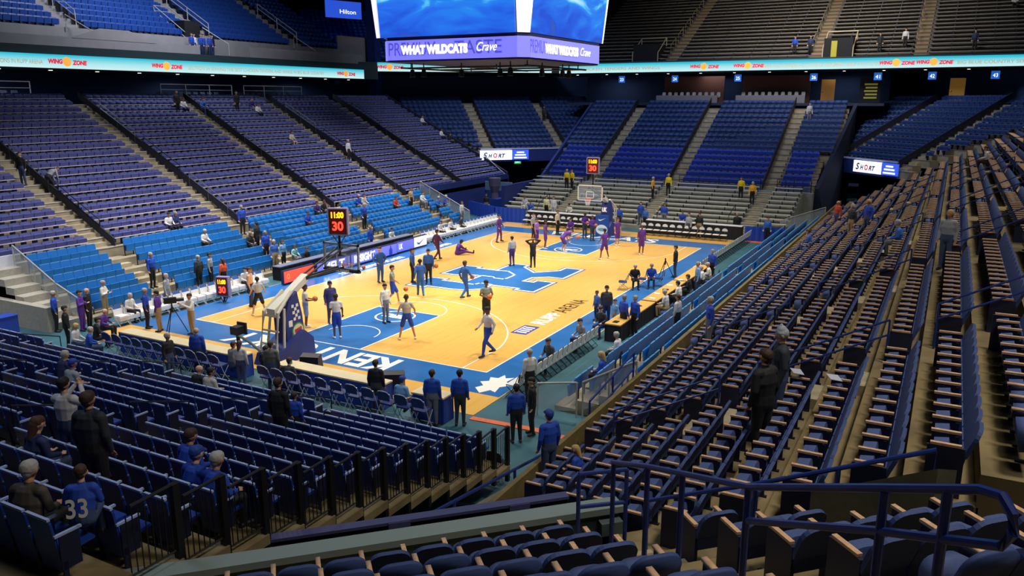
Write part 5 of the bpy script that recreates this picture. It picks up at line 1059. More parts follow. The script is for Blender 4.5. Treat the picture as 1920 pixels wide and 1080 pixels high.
for i in range(7): mb.box(-18.6, -17.4, 11.5 + .65 * i, 16.1, 0, .32 * (i + 1), M('corner_stair_concrete', 'a39d8e', .8, noise=.1))
mb.box(-18.9, -18.6, 11.4, 16.1, 0, 1.1, M('corner_stair_concrete', 'a39d8e')); struct(mb, 'stair')
mb = MB(); mb.box(-22.8, -19.4, 12.8, 13.4, 0, .95, SKIRT); 
t = thing('draped_table', (-21, 12.6, 0), 0, 'table under a royal blue cloth at the dark opening left of the stairs', 'table'); mb = MB(); mb.box(-1.4, 1.4, -.35, .35, .86, .9, SKIRT); build(mb, 'tabletop', t); mb = MB(); mb.box(-1.38, 1.38, -.33, .33, 0, .86, SKIRT); build(mb, 'cloth', t)
# blue drapes in the far corners
def drape(x0, y0, x1, y1, h, label, z=0):
    mb = MB(); Lg = math.hypot(x1 - x0, y1 - y0); n = int(Lg / .12); nx, ny = (y1 - y0) / Lg, -(x1 - x0) / Lg; vs = []
    for i in range(n + 1):
        o = .05 * math.sin(i * 1.9); x, y = x0 + (x1 - x0) * i / n + nx * o, y0 + (y1 - y0) * i / n + ny * o; vs += [(x - x0, y - y0, 0), (x - x0, y - y0, h), (x - x0 + nx * .05, y - y0 + ny * .05, h), (x - x0 + nx * .05, y - y0 + ny * .05, 0)]
    fs = []
    for i in range(n):
        for j in range(4): a = 4 * i + j; b = 4 * i + (j + 1) % 4; fs.append((a, a + 4, b + 4, b))
    mb.add(vs, fs, M('royal_drape', '1b47b8', .8)); tag(build(mb, 'drape', None, loc=(x0, y0, z)), label, 'drape', 'royal drapes at the far corners')
drape(18.9, 10.9, 18.9, 8.0, 1.15, 'royal blue drape between the white chairs and the far table'); drape(18.9, -9.5, 18.9, -12.2, 1.05, 'royal blue drape at the far corner beside the guard'); drape(21.5, 15.0, 18.9, 10.9, 1.15, 'royal blue drape angled towards the corner tunnel')
st_ = thing('statue_on_plinth', (23.6, 13.6, 0), 0, 'dull grey draped figure shape on a blue base before the corner wall', 'display stand'); mb = MB(); mb.box(-.6, .6, -.6, .6, 0, 1.2, SKIRT); build(mb, 'base', st_); mb = MB(); mb.tube([(0, 0, 1.2), (0, 0, 1.7), (0, 0, 2.3), (0, 0, 3.0)], [.35, .3, .5, .55], M('grey_cover', '5a5670', .8), 10); build(mb, 'cover', st_)
# press boxes at the top of the opposite stand and of the far stand
def press_box(x0, x1, n, label):
    o = thing('rail_box', ((x0 + x1) / 2, 31.0, 9.55), 0, label, 'railing', 'white railed boxes under the opposite deck'); a = (x1 - x0) / 2; m_ = M('dull_white_rail', 'e6e4ea', .5)
    mb = MB(); mb.box(-a, a, -.08, .08, .0, .42, m_); build(mb, 'kerb_panel', o)
    mb = MB(); mb.tube([(-a, 0, 1.35), (a, 0, 1.35)], .04, m_); build(mb, 'top_rail', o); mb = MB(); mb.tube([(-a, 0, .95), (a, 0, .95)], .025, m_); build(mb, 'mid_rail', o)
    for i in range(n + 1): mb = MB(); x = -a + 2 * a * i / n; mb.tube([(x, 0, .4), (x, 0, 1.35)], .035, m_); build(mb, 'post', o)
    for i in range(int((x1 - x0) / .7)):
        r = tag(build((lambda b: (rpanel(b, 0, .4, -.06, .8, .42, .04, M('box_chair_grey', '585b6c', .6), .05), b.box(-.05, .4, -.2, .2, .38, .43, M('box_chair_grey', '585b6c')), b.box(.0, .05, -.2, .2, 0, .4, A_MET), b)[-1])(MB()), 'lounge_chair', None, loc=(x0 + .5 + .7 * i, 31.9, 9.55), rz=-PI / 2), 'grey chair in the %s, %s along' % (label.split(' railed ')[1][:40], ORD[i]), 'chair', 'grey chairs in the railed boxes')
press_box(-13.0, -6.4, 3, 'dull white railed box at the left edge of the opposite stand top'); press_box(3.5, 10.4, 3, 'dull white railed box above the middle aisle of the opposite stand'); press_box(11.7, 18.6, 3, 'dull white railed box farthest along the opposite stand top')
SCH = M('suite_chair_grey', 'a5a19c', .5)
def suite(y0, y1, label):
    o = thing('suite_box', (42.0, (y0 + y1) / 2, 9.45), 0, label, 'suite', 'suites with pale chair rows over the far stand'); a = (y1 - y0) / 2
    mb = MB(); mb.box(0, .2, -a, a, 0, .72, M('suite_kerb_grey', '6c6a74', .7)); build(mb, 'kerb_panel', o)
    mb = MB(); mb.box(2.6, 2.7, -a, a, 0, 2.6, M('suite_brown_wall', '6b4032', .7)); build(mb, 'back_panel', o)
    for i in range(int(2 * a / .62)):
        b = MB(); rpanel(b, 0, .5, .06, .98, .34, .05, SCH, .08); b.box(-.35, .0, -.17, .17, .5, .56, SCH); b.box(-.05, 0, -.03, .03, 0, .65, A_MET)
        tag(build(b, 'suite_chair', None, loc=(43.0, y1 - .5 - .62 * i, 9.5), rz=0), 'pale chair in the %s, %s from its end' % (label.split(' of ')[0], ORD[i]), 'chair', 'pale chairs in the far suites')
suite(-1.0, 5.2, 'left brown suite of the far end'); suite(-9.2, -2.8, 'right brown suite of the far end')
for i, (y, c) in enumerate(((-10.9, 'b5803a'), (-21.6, 'c9923f'))):
    d_ = thing('lit_door', (44.0, y, 9.5), 0, ['amber lit door panel right of the brown suites', 'amber lit door panel near the picture edge under the far deck'][i], 'door'); mb = MB(); mb.box(0, .08, -.6, .6, 0, 2.1, M('amber_door_' + c, c, .5, emit=.12)); build(mb, 'panel', d_); mb = MB(); mb.ball((-.05, .45, 1.0), .06, STEEL); build(mb, 'handle', d_)
pk = thing('poster_board', (43.6, -14.6, 9.5), 0, 'dark poster board with yellow lines of text under the far deck', 'poster'); mb = MB(); mb.box(0, .1, -.9, .9, 0, 2.2, BLACK); build(mb, 'panel', pk); mb = MB()
for i in range(5): mb.box(-.02, 0, -.6, .5 - .1 * (i % 2), .35 + .3 * i, .5 + .3 * i, M('poster_yellow', 'c8b84a', .5, emit=.15))
build(mb, 'text_line', pk)
# upper deck: rails, vomitories
for i, (a, b) in enumerate(AU[1:]):
    for x in (b,):
        pts = [(x, UL.s(1), UL.z(1) + 1.0), (x, UL.s(7), UL.z(7) + 1.0)]
        rail('upper_rail', [(x, UL.s(1), UL.z(1) + .1)] + pts + [(x, UL.s(7), UL.z(7) + .2)], M('pale_steel_rail', 'b9b6b4', .4), .035, 'pale stair rail in the upper deck, %s stair from the corner' % ORD[i], [(x, UL.s(4), UL.z(4), UL.z(4) + 1)], .4, 'pale stair rails of the upper deck')
    x = a - 1.6
    rail('landing_rail', [(a - .2, 32.7, 14.4), (a - .2, 32.7, 15.45), (a + 1.2, 31.4, 14.2), (a + 1.2, 31.4, 13.3)], M('pale_steel_rail', 'b9b6b4'), .035, 'pale landing rail below the upper stair, %s from the corner' % ORD[i], group='pale landing rails of the upper deck')
for i, (x0, x1) in enumerate(((7.9, 9.4),)):
    mb = MB(); mb.box(x0, x1, 33, 36.5, 13.3, 15.9, DARK); struct(mb, 'upper_doorway')
    rail('upper_rail', [(x0, 33.0, 15.0), (x0, 36.4, 17.2), (x1, 36.4, 17.2), (x1, 33.0, 15.0)], M('pale_steel_rail', 'b9b6b4'), .035, 'pale rail framing the doorway cut into the upper deck', [(x0, 36.4, 15.6, 17.2), (x1, 36.4, 15.6, 17.2)], .4, 'pale stair rails of the upper deck')
for i, (a, b) in enumerate(AUF):
    if a < -29: continue
    for k in (2, 5, 8, 11, 14):
        rail('upper_aisle_rail', [(UF.s(k), b - .1, UF.z(k) + .1), (UF.s(k), b - .1, UF.z(k) + .95), (UF.s(k + 2), b - .1, UF.z(k + 2) + .95), (UF.s(k + 2), b - .1, UF.z(k + 2) + .1)], M('dull_brass_rail', '8a7a5a', .5), .035, 'dull hoop rail on the far upper stair, %s stair, %s up' % (ORD[i], ORD[k // 3]), group='hoop rails of the far upper deck')
for i, (y0, y1) in enumerate(((5.5, 8.2), (-12.9, -10.3))):
    o = thing('vomitory_rail', (43.0, (y0 + y1) / 2, 13.5), 0, ['pale rail frame around the dark doorway beside the scoreboard', 'pale rail frame around the doorway with the yellow panel'][i], 'railing', 'doorway frames of the far upper deck'); m_ = M('pale_brass_rail', 'b8a98a', .4); a = (y1 - y0) / 2
    mb = MB()
    for y in (-a, a): mb.tube([(-.1, y, .9), (2.6, y, 2.5)], .05, m_); mb.tube([(-.1, y, 0), (-.1, y, .9)], .05, m_); mb.tube([(2.6, y, 1.7), (2.6, y, 2.5)], .05, m_)
    mb.tube([(2.6, -a, 2.5), (2.6, a, 2.5)], .05, m_); build(mb, 'frame', o)
    mb = MB(); mb.box(.0, 2.5, -a + .05, a - .05, 0, 1.75, DARK); build(mb, 'dark_opening', o)
    if i: mb = MB(); mb.box(-.05, .02, .1, .6, 0, 1.5, M('yellow_panel_dim', 'a8a02e', .6)); build(mb, 'yellow_panel', o)
mb = MB(); mb.box(26.0, 26.15, 13.2, 16, 1.6, 2.4, M('kentucky_wall_pale', '7fa0b8', .6)); struct(mb, 'trim_corner_panel')
# small things: speakers, tv camera, tripods, bags
def wedge(x, y, rz, label):
    o = thing('floor_speaker', (x, y, .015), rz, label, 'speaker', 'black wedge speakers'); mb = MB(); mb.xprof([(-.3, 0), (.3, 0), (.2, .68), (-.12, .74)], -.35, .35, BLACK); build(mb, 'cabinet', o); mb = MB(); mb.add([(.27 - .1 * (math.sin(t * .5236) + 1) * .3, .2 * math.cos(t * .5236), .28 + .18 * math.sin(t * .5236)) for t in range(12)], [tuple(range(12))], M('speaker_mesh', '2a2b30', .6)); build(mb, 'grille', o)
wedge(-17.6, -5.9, -2.6, 'black wedge speaker on the wood behind the baseline table, near the court corner'); wedge(-17.5, -2.1, -2.8, 'small black wedge speaker beside the hoop base')
def tripod(x, y, h, label, rz=0, cam_=True):
    o = thing('camera_tripod', (x, y, .013), rz, label, 'camera tripod', 'tripods around the court'); 
    for a in (0, 2.09, 4.19): mb = MB(); mb.tube([(0, 0, h * .92), (.55 * math.cos(a), .55 * math.sin(a), 0)], .02, BLACK); build(mb, 'leg', o)
    mb = MB(); mb.tube([(0, 0, h * .7), (0, 0, h)], .035, BLACK); build(mb, 'head', o)
    if cam_:
        mb = MB(); mb.box(-.3, .2, -.09, .09, h, h + .24, BLACK); build(mb, 'camera_body', o); mb = MB(); mb.tube([(.2, 0, h + .12), (.5, 0, h + .12)], .08, BLACK, 10); build(mb, 'lens', o)
tripod(-16.4, 6.6, 1.35, 'black television tripod and camera on the blue apron', -.6); tripod(-4.3, 14.9, 1.3, 'television camera on a tripod above the light blue seats', -1.2); tripod(3.9, -8.5, 1.2, 'thin tripod with a small camera by the scorers table', 1.0, False)
o = thing('television_camera', (-18.0, 1.0, .012), 0, 'boxy black television camera rig with grey arm beside the hoop base', 'camera')
mb = MB(); mb.box(-.2, .2, -.18, .18, 1.2, 1.5, BLACK); build(mb, 'body', o); mb = MB(); mb.tube([(0, 0, .1), (0, 0, 1.2)], .08, BLACK); build(mb, 'pedestal', o); mb = MB(); mb.box(.2, .25, -.24, .24, 1.15, 1.6, M('matte_box_grey', '3b3f44', .6)); build(mb, 'matte_box', o); mb = MB(); mb.tube([(-.1, -.1, 1.2), (.1, -.5, .9), (.2, -.9, .6)], .05, M('crane_grey', '7b7a72', .5)); build(mb, 'arm', o); mb = MB(); mb.cyl((0, 0), .4, 0, .1, BLACK); build(mb, 'base', o)
for i, (x, y, z, w, c) in enumerate(((-18.9, 1.8, .875, 'near the tripod end', 'f2f2ee'), (-18.9, 3.4, .875, 'in the middle', 'f2f2ee'), (-18.9, -2.5, .875, 'by the hoop base', '45b0a0'))):
    if i == 2:
        b = MB(); b.cyl((0, 0), .035, 0, .16, M('bottle_green', '2ba58a', .3), 10); b.cyl((0, 0), .02, .16, .2, CHW, 8); tag(build(b, 'bottle', None, loc=(x, y, z - .013)), 'small green bottle on the baseline table by the hoop base', 'bottle')
    else:
        b = MB(); b.box(-.1, .1, -.15, .15, 0, .004, CHW); tag(build(b, 'paper', None, loc=(x, y, z - .013)), 'sheet of white paper on the baseline table %s' % w, 'paper', 'papers on the tables')
for i in range(9):
    b = MB(); b.box(-.15, .15, -.11, .11, 0, .02, CHW if i % 3 else BLACK); tag(build(b, 'paper' if i % 3 else 'laptop', None, loc=(-8.2 + 1.0 * i + (.6 if i > 3 else 0) + (.4 if i > 7 else 0), -10.3 + .1 * (i % 2), .773), rz=.3 * i), '%s on the scorers table, %s from the near end' % ('white paper' if i % 3 else 'closed black laptop', ORD[i]), 'paper' if i % 3 else 'laptop', 'things on the scorers table')
for i, (k, t_) in enumerate(((6, -22.9), (7, -24.2))):
    b = MB(); b.hexa([(-.15, -.1, 0), (.15, -.1, 0), (.15, .1, .03), (-.15, .1, .03)], [(-.15, -.1, .008), (.15, -.1, .02), (.15, .1, .04), (-.15, .1, .04)], M('programme_paper', 'b9bccb', .6)); tag(build(b, 'programme', None, loc=(t_, -RP.s(k) - .33, RP.z(k) + .735), rz=.4), ['folded programme lying on padded seats behind the big man in black', 'second folded programme lying on padded seats a row higher'][i], 'programme', 'programmes left on padded seats')
# ---------------------------------------------------------------- basketballs
BALLC = M('basketball_orange', 'c8662e', .6, bump=.2, scale=60)
bp_ = MB(); bp_.ball((0, 0, 0), .12, BALLC, 16, 12); bme = bp_.mesh('basketball'); bme.polygons.foreach_set('use_smooth', [True] * len(bme.polygons))
sm_ = MB(); 
for f1 in (lambda c, s_: (c, s_, 0), lambda c, s_: (c, 0, s_), lambda c, s_: (0, c, s_)): sm_.tube([tuple(.1195 * v for v in f1(math.cos(t * PI / 12), math.sin(t * PI / 12))) for t in range(25)], .003, BLACK, 4)
sme = sm_.mesh('seam')
def bball(x, y, z, label):
    o = tag(link('basketball', bme, None, (x, y, z), random.random() * 6), label, 'basketball', 'basketballs'); link('seam', sme, o)
# ---------------------------------------------------------------- people
PC = dict(lightgrey='b9b7b2', black='16161a', peach='d8a888', navyblue='22305c', white='dcd8d0', paleblue='8fa3d0', indigo='3c3a72', royal='1d47b0', greygreen='87918a', grey='77787c', beige='bcb3a0',
    trackblue='2458a8', tank='d8cfc8', maroonp='4c2148', purple='53288a', purpled='3d2366', greyshirt='94989c', darkgrey='3a3d44', mauve='9a6cc0', blue='3566b8', lightblue='6c9fd0', khaki='a8916a', blazer='1c48b8',
    jeans='39496c', greytrouser='6d7078', charcoal='2a2f36', olive='5a5c52', whitegrey='c6c5c8', blackbrown='1e1a1a', whitevest='d0ccc0', orange='dc5c34', teal='8cc0c0', orangered='b8412c', tan='a88a6c', cream='d8cfa0',
    yellow='e6c81a', orangeyellow='f0b020', brownc='4a443c')
HAIR = dict(black='141010', brown='3c261a', brownlong='4a2c20', grey='8a8682', greyhair='a8a49e', blond='b89a62', bald=None, cap='1d3f90', greyhat='9aa0a8')
def joints(pose, H):
    k = H / 1.78; J = {}
    z = lambda v: v * k
    T = dict(pel=(0, 0, .95), ch=(0, 0, 1.28), nk=(0, 0, 1.48), hd=(.02, 0, 1.66), lean=0)
    sh = .185; arms = {s: [(-.02, s * .235, 1.16), (.05, s * .24, .92)] for s in (1, -1)}; legs = {s: [(.02, s * .10, .5), (-.02, s * .11, .09)] for s in (1, -1)}
    if pose == 'walk': legs = {1: [(.2, .1, .52), (.26, .1, .1)], -1: [(.02, -.1, .5), (-.3, -.1, .16)]}; arms = {1: [(-.12, .25, 1.18), (-.02, .27, .95)], -1: [(.1, -.25, 1.18), (.3, -.2, 1.02)]}
    elif pose == 'wide': legs = {s: [(.03, s * .2, .52), (-.02, s * .3, .09)] for s in (1, -1)}; arms = {s: [(-.02, s * .3, 1.2), (.14, s * .33, 1.0)] for s in (1, -1)}
    elif pose == 'ball': arms = {s: [(.02, s * .27, 1.18), (.28, s * .12, 1.14)] for s in (1, -1)}
    elif pose == 'hips': arms = {s: [(-.06, s * .38, 1.2), (.06, s * .2, 1.02)] for s in (1, -1)}
    elif pose == 'armsx': arms = {s: [(.06, s * .27, 1.18), (.24, -s * .06, 1.24 + .03 * s)] for s in (1, -1)}
    elif pose == 'headhands': arms = {s: [(-.02, s * .42, 1.6), (-.08, s * .1, 1.68)] for s in (1, -1)}
    elif pose == 'camera': arms = {s: [(.16, s * .26, 1.22), (.42, s * .1, 1.4)] for s in (1, -1)}
    elif pose == 'phone': arms = {s: [(.2, s * .24, 1.26), (.34, s * .06, 1.52)] for s in (1, -1)}
    elif pose == 'bend':
        T = dict(pel=(-.1, 0, .88), ch=(.16, 0, 1.12), nk=(.34, 0, 1.2), hd=(.5, 0, 1.22)); arms = {s: [(.3, s * .22, .86), (.36, s * .14, .62)] for s in (1, -1)}; legs = {s: [(.08, s * .14, .48), (-.04, s * .16, .09)] for s in (1, -1)}
    elif pose == 'sit':
        T = dict(pel=(0, 0, .5), ch=(.05, 0, .82), nk=(.08, 0, 1.02), hd=(.13, 0, 1.19)); arms = {s: [(.08, s * .25, .74), (.3, s * .16, .66)] for s in (1, -1)}; legs = {s: [(.43, s * .13, .5), (.4, s * .14, .09)] for s in (1, -1)}
    elif pose == 'floorsit':
        T = dict(pel=(0, 0, .13), ch=(.1, 0, .44), nk=(.2, 0, .62), hd=(.3, 0, .76)); arms = {s: [(.3, s * .24, .42), (.55, s * .2, .28)] for s in (1, -1)}; legs = {s: [(.42, s * .3, .2), (.85, s * .5, .1)] for s in (1, -1)}
    return T, sh, arms, legs, k
def person_mesh(pose, H, shirt, pants, hair, short, fine, bulk=1.0, fem=0):
    T, sh, arms, legs, k = joints(pose, H); caps = []
    V = lambda p: Vector(p) * k
    def C(p, q, r0, r1, lab, sq=None): caps.append((V(p), V(q), r0 * k, r1 * k, lab, sq))
    pel, chst, nk, hd = T['pel'], T['ch'], T['nk'], T['hd']; up = (Vector(nk) - Vector(pel)).normalized(); side = Vector((0, 1, 0)); fw = side.cross(up)
    add = lambda p, a, b=0, c=0: tuple(Vector(p) + fw * a + side * b + up * c)
    b_ = bulk
    C(add(pel, 0, 0, -.02), add(pel, 0, 0, .1), .135 * b_, .13 * b_, 'P', 1.25); C(add(pel, 0, 0, .1), chst, .125 * b_, .135 * b_, 'S', 1.3); C(chst, add(nk, 0, 0, -.1), .14 * b_, .12 * b_, 'S', 1.38)
    C(add(nk, 0, -sh + .03, -.06), add(nk, 0, sh - .03, -.06), .075 * b_, .075 * b_, 'S'); C(add(nk, 0, 0, -.05), add(nk, .01, 0, .06), .06, .055, 'K')
    hv = (Vector(hd) - Vector(nk)).normalized(); hf = Vector((0, 1, 0)).cross(hv); H_ = lambda a, b, c: tuple(Vector(hd) + hf * a + Vector((0, b, 0)) + hv * c)
    C(H_(-.015, 0, .02), H_(.012, 0, .025), .098, .09, 'K'); C(H_(.02, 0, -.04), H_(.03, 0, -.075), .068, .05, 'K'); C(H_(.095, 0, .0), H_(.112, 0, -.03), .014, .018, 'K')
    for s in (1, -1): C(H_(-.005, s * .088, -.01), H_(.0, s * .094, .02), .018, .02, 'K')
    if hair != 'bald':
        C(H_(-.03, 0, .045), H_(.01, 0, .06), .102, .088, 'H'); C(H_(-.04, 0, .0), H_(-.04, 0, -.02), .09, .07, 'H')
        if hair == 'brownlong' or (hair == 'blond'): C(H_(-.06, 0, 0), H_(-.09, 0, -.22), .085, .05, 'H')
        if hair == 'cap': C(H_(.06, 0, .06), H_(.15, 0, .045), .05, .035, 'H')
        if hair == 'greyhat': C(H_(-.01, 0, .06), H_(-.01, 0, .1), .108, .085, 'H'); C(H_(-.01, 0, .16), H_(-.01, 0, .18), .035, .03, 'H')
    for s in (1, -1):
        S0 = add(nk, 0, s * sh, -.07); E0, W0 = arms[s]
        if short:
            mid = tuple((Vector(S0) * .45 + Vector(E0) * .55)); C(S0, mid, .062 * b_, .055 * b_, 'S'); C(mid, E0, .046, .04, 'K'); C(E0, W0, .041, .028, 'K')
        else: C(S0, E0, .062 * b_, .052 * b_, 'S'); C(E0, W0, .05 * b_, .036 * b_, 'S')
        d = (Vector(W0) - Vector(E0)).normalized(); pl = Vector(W0) + d * .05; C(W0, tuple(pl), .028, .03, 'K')
        sd = d.orthogonal().normalized() if abs(d.y) > .9 else d.cross(Vector((0, 0, 1))).normalized(); ud = sd.cross(d) * -1
        for fi, (o_, l_) in enumerate(((-.033, .075), (-.011, .088), (.011, .082), (.033, .062))):
            p1 = pl + sd * o_ + d * .02; p2 = p1 + d * l_ * .55 + ud * -.01; p3 = p2 + d * l_ * .35 + ud * -.03; rr = .0095 if fine else .014
            C(tuple(p1), tuple(p2), rr, rr, 'K'); C(tuple(p2), tuple(p3), rr, rr * .85, 'K')
        p1 = Vector(W0) + d * .015 + sd * -.025 * s; p2 = p1 + d * .04 + sd * -.035 * s; p3 = p2 + d * .03 - ud * .01; C(tuple(p1), tuple(p2), .013 if fine else .016, .011 if fine else .015, 'K'); C(tuple(p2), tuple(p3), .011 if fine else .014, .009 if fine else .013, 'K')
        K0, A0 = legs[s]; HP = tuple(Vector(pel) + Vector((0, s * .085, -.03)))
        if short and pants != 'maroonp':
            mid = tuple(Vector(HP) * .15 + Vector(K0) * .85); C(HP, mid, .1 * b_, .09, 'P'); C(mid, K0, .062, .056, 'K'); C(K0, A0, .056, .036, 'K')
        else: C(HP, K0, .098 * b_, .066 * b_, 'P'); C(K0, A0, .065 * b_, .045 * b_, 'P')
        ft = Vector((1, s * .15, 0)).normalized(); A = Vector(A0)
        if pose == 'floorsit': C(A0, tuple(A + Vector((.02, 0, .16))), .045, .04, 'F')
        else: C(tuple(A + Vector((-.04, 0, -.035))), tuple(A + ft * .16 + Vector((0, 0, -.05))), .045, .038, 'F')
    mb = MB(); dm = MATS['p_white']
    NS = 12
    for p, q2, r0, r1, lab, sq in caps:
        d = q2 - p; Ld = d.length; d = d.normalized() if Ld > 1e-6 else Vector((0, 0, 1)); u = Vector((0, 1, 0)) - d * d.y
        if u.length < .2: u = Vector((1, 0, 0)) - d * d.x
        u.normalize(); w = d.cross(u); sqq = sq or 1; rings = []
        for a in (-80, -50, -20): an = math.radians(a); rings.append((p + d * (r0 * math.sin(an)), r0 * math.cos(an)))
        rings.append((p, r0)); rings.append((q2, r1))
        for a in (20, 50, 80): an = math.radians(a); rings.append((q2 + d * (r1 * math.sin(an)), r1 * math.cos(an)))
        vs = []
        for c_, r_ in rings:
            for j in range(NS): t = 6.28319 * j / NS; vs.append(c_ + u * (r_ * sqq * math.cos(t)) + w * (r_ * math.sin(t) * (.92 if sq else 1)))
        fs = [(i * NS + j, i * NS + (j + 1) % NS, (i + 1) * NS + (j + 1) % NS, (i + 1) * NS + j) for i in range(len(rings) - 1) for j in range(NS)]
        fs.append(tuple(range(NS - 1, -1, -1))); fs.append(tuple((len(rings) - 1) * NS + j for j in range(NS))); mb.add(vs, fs, dm)
    me = mb.mesh('tmp'); o = bpy.data.objects.new('tmp', me); COL.objects.link(o)
    rm = o.modifiers.new('r', 'REMESH'); rm.mode = 'VOXEL'; rm.voxel_size = {0: .026, 1: .018, 2: .0095}[fine]
    sm = o.modifiers.new('s', 'SMOOTH'); sm.factor = .5; sm.iterations = 2 if fine < 2 else 3
    dg = bpy.context.evaluated_depsgraph_get(); out = bpy.data.meshes.new_from_object(o.evaluated_get(dg)); bpy.data.objects.remove(o); bpy.data.meshes.remove(me)
    nf = len(out.polygons); ce = np.empty(nf * 3); out.polygons.foreach_get('center', ce); ce = ce.reshape(-1, 3)
    best = np.full(nf, 1e9); lab = np.zeros(nf, dtype=np.int32); LI = {'S': 0, 'P': 1, 'K': 2, 'H': 3, 'F': 4}
    for p, q2, r0, r1, l, sq in caps:
        P0 = np.array(p); D = np.array(q2) - P0; LL = max(D @ D, 1e-9); t = np.clip(((ce - P0) @ D) / LL, 0, 1); dd = np.linalg.norm(ce - P0 - t[:, None] * D, axis=1) - (r0 + (r1 - r0) * t) * ((1 + (sq - 1) * .5) if sq else 1)
        m_ = dd < best; best[m_] = dd[m_]; lab[m_] = LI[l]
    out.materials.clear()
    pm = lambda n: M('p_' + n, PC[n], .75 if n != 'black' else .6, noise=.08, scale=9)
    hm = M('hair_' + hair, HAIR[hair] or 'caa088', .7); sk = M('skin_%d' % (SKN[0] % 3), ['d0a284', 'b98565', '6e4630'][SKN[0] % 3], .55)
    for m in (pm(shirt), pm(pants), sk, hm, M('shoe_%s' % ('white' if short else 'dark'), 'd8d8da' if short else '1c1b1e', .5)): out.materials.append(m)
    out.polygons.foreach_set('material_index', lab); out.polygons.foreach_set('use_smooth', [True] * nf); out.update(); return out
SKN = [0]
for n, c in PC.items(): M('p_' + n, c, .75, noise=.08, scale=9)
BK = dict(L=(LB, LP, 1, 1), R=(RB, RP, 1, -1), N=(NB, None, 0, -1), Q=(FB, FP, 0, 1))
def settle(x, y, z, s, pose):
    """put a person onto the tread of the stand they are in"""
    if s == 'F': return x, y, (.013 if -18.1 < x < 18.6 and -9.35 < y < 9.6 else 0)
    b1, b2, ax, sg = BK[s]; c = (x, y)[ax] * sg; b = b1
    if c < b1.s0 - .1: return x, y, (0 if s != 'Q' else 0)
    if b2 and c >= b2.s0: b = b2
    if s == 'Q' and 27.7 < c < 28.6: return x, y, 2.62
    k = min(b.n - 1, max(0, int((c - b.s0) / b.p))); c = b.s(k) + (.42 if pose == 'sit' else .2); z = b.z(k)
    return (x, sg * c, z) if ax == 1 else (sg * c, y, z)
for i, (x, y, z, s, pose, face, shp, pa, ha, ex, hh, label) in enumerate(PPL):
    z = z if s != 'F' else settle(x, y, z, s, pose)[2]; child = 'child' in label; H = 1.8
    if child: H = 1.4
    elif 'tall' in label: H = 1.98
    elif 'big' in label: H = 1.9
    elif s == 'F' and 'player' in label: H = 1.92
    elif 'woman' in label or 'girl' in label: H = 1.68
    d = math.dist((x, y, z), CAMP); fine = 2 if d < 22 else (1 if d < 48 else 0)
    SKN[0] = 2 if ('player' in label and i % 2 == 0) or 'coach' in label or 'tank top' in label else (i * 7 % 2)
    bulk = 1.2 if 'big' in label or 'large' in label else (1.08 if not ex else 1.0)
    me = person_mesh(pose, H, shp, pa, ha, bool(ex), fine, bulk)
    o = tag(link('person', me, None, (x, y, z), math.radians(face)), label, 'person')
    if pose == 'sit' and s == 'F': o.location.z = z
    if pose == 'sit' and s in 'LRNQ': o.location.z = z - .02
    if '33' in label: o.location.z += .3
    if pose == 'ball': a = math.radians(face); bball(x + .4 * math.cos(a) * H / 1.78, y + .4 * math.sin(a) * H / 1.78, z + 1.16 * H / 1.78, 'basketball held by the %s' % ' '.join(label.split()[:9]).replace('the ', ''))
    if '33' in label: text_part('33', .24, WHITEP, o, 'jersey_number', plane_mtx((-.21, 0, .62), (0, -1, 0), (.12, 0, 1)), width=.24, bold=.004)
for x, y, z, l in ((-7.35, 1.0, .72, 'basketball bouncing beside the grey green jersey'), (-3.35, 3.0, 1.0, 'basketball at the hip of the farther blue pair player'), (-3.1, 2.05, 1.0, 'basketball at the hip of the blue player on the logo edge'), (-4.7, -1.2, 1.05, 'basketball carried across the centre logo'), (-1.9, 8.0, .14, 'basketball lying by the opposite sideline boards'), (10.5, -2.0, .14, 'basketball rolling in the far lane'), (9.1, -.9, 1.0, 'basketball in the far lane group'), (3.3, 8.2, .14, 'basketball lying before the violet board')):
    bball(x, y, z, l)
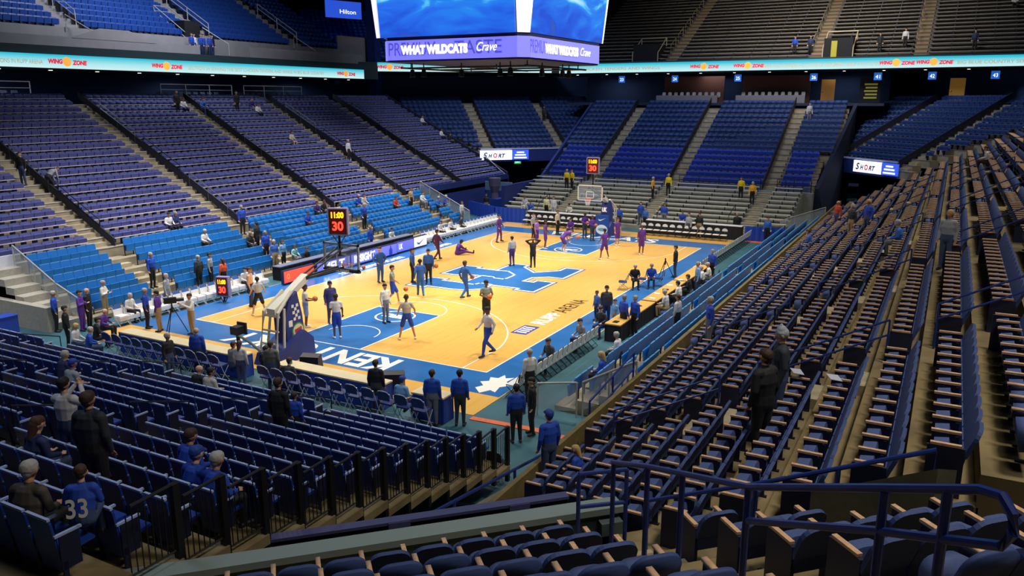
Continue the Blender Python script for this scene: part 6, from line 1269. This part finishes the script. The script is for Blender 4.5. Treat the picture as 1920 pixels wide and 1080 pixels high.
# seated people around the court who use chairs of their own
for x, y, face, sh_, pa, ha, label in ((1.05, -7.75, -150, 'black', 'black', 'greyhair', 'person in black seated on a folding chair at the court edge'), (1.7, -8.45, -160, 'royal', 'navyblue', 'grey', 'person in royal seated beside the person in black at the court edge'),
    (-8.0, -9.6, 170, 'charcoal', 'navyblue', 'black', 'referee jacketed man seated with legs out at the sideline chairs'), (-10.2, -9.65, 150, 'grey', 'navyblue', 'black', 'person in grey with crossed legs on the courtside chairs'), (-13.2, -9.7, 160, 'darkgrey', 'black', 'brown', 'person in dark grey lounging on the black and white chairs'),
    (-3.9, -11.1, 80, 'whitegrey', 'khaki', 'greyhair', 'person in pale pink shirt writing at the scorers table'), (-1.9, -11.1, 80, 'white', 'black', 'black', 'person in a white shirt leaning over the scorers table'), (-.2, -11.1, 90, 'black', 'black', 'brown', 'person in black at the middle of the scorers table'), (2.2, -11.1, 100, 'white', 'black', 'greyhair', 'person in white at the far part of the scorers table'),
    (3.3, -11.15, 100, 'white', 'grey', 'greyhair', 'second person in white at the far part of the scorers table'), (-19.75, -7.75, 0, 'lightblue', 'navyblue', 'cap', 'person in light blue and cap on a baseline stool'), (-18.2, 8.7, -60, 'purple', 'black', 'bald', 'person in purple crouched behind the end of the baseline table'), (-19.3, 7.6, -20, 'black', 'black', 'black', 'photographer in black crouched at the end of the baseline table'),
    (-20.3, 6.6, -30, 'royal', 'jeans', 'greyhair', 'person in royal seated on the floor near the orange strip'), (-20.2, 7.6, -60, 'whitegrey', 'jeans', 'blond', 'person in white seated beside the crouched photographer'), (-19.2, .1, -10, 'grey', 'jeans', 'brown', 'person in grey seated behind the hoop rig'), (-19.0, -1.3, 0, 'black', 'black', 'black', 'person in black seated by the hoop base'),
    (-19.6, -3.0, 10, 'darkgrey', 'jeans', 'brown', 'person in dark grey seated behind the padded mast'), (9.2, 10.0, -90, 'whitegrey', 'black', 'brown', 'player in white seated on the white chairs past the boards'), (10.6, 10.0, -90, 'whitegrey', 'black', 'black', 'second player in white seated past the boards'), (12.0, 10.0, -90, 'charcoal', 'black', 'black', 'person in charcoal seated past the boards'),
    (-16.0, 10.0, -80, 'white', 'black', 'greyhair', 'person in white at the first white chairs'), (14.9, 2.2, 180, 'purple', 'purpled', 'black', 'player in purple seated under the far hoop'), (-9.4, 9.8, -90, 'whitegrey', 'black', 'black', 'person in white leaning on the row of white chairs')):
    low = 'floor' in label or 'crouched' in label; SKN[0] = int(x * 3) % 2
    d = math.dist((x, y, 0), CAMP); me = person_mesh('sit', 1.78, sh_, pa, ha, False, 1 if d < 45 else 0, 1.05)
    st_h = .2 if x < -18.8 and 'stool' in label else 0
    tag(link('person', me, None, (x, y, (-.05 if low else .0) + .012 + st_h), math.radians(face)), label, 'person')
# tiny groups high up
for i in range(6):
    me = person_mesh('stand', 1.78, ['royal', 'white', 'royal', 'blazer', 'royal', 'black'][i], 'navyblue', ['brown', 'black'][i % 2], False, 0); SKN[0] = 0
    tag(link('person', me, None, (7.6 + .45 * i, 32.0 + .25 * (i % 2), 13.1), -PI / 2), 'person in %s standing by the upper deck doorway, %s of the cluster' % (['royal', 'white', 'royal and lanyard', 'blazer blue', 'deep royal', 'black'][i], ORD[i]), 'person', 'cluster at the upper doorway')
for i, (y, k, c) in enumerate(((-9.0, 1, 'navyblue'), (-7.6, 1, 'royal'), (-15.0, 1, 'black'), (-17.0, 2, 'whitegrey'), (-22.5, 1, 'navyblue'), (-23.6, 14, 'white'), (-25.4, 11, 'whitegrey'), (-25.0, 13, 'greyshirt'))):
    me = person_mesh('stand' if k < 5 else 'sit', 1.78, c, 'black', 'brown', False, 0)
    tag(link('person', me, None, (UF.s(k) + .2, y, UF.z(k)), PI), 'tiny person in %s on the far upper deck, %s from the scoreboard' % (c.replace('navyblue', 'navy').replace('whitegrey', 'off white').replace('greyshirt', 'grey'), ORD[i]), 'person')
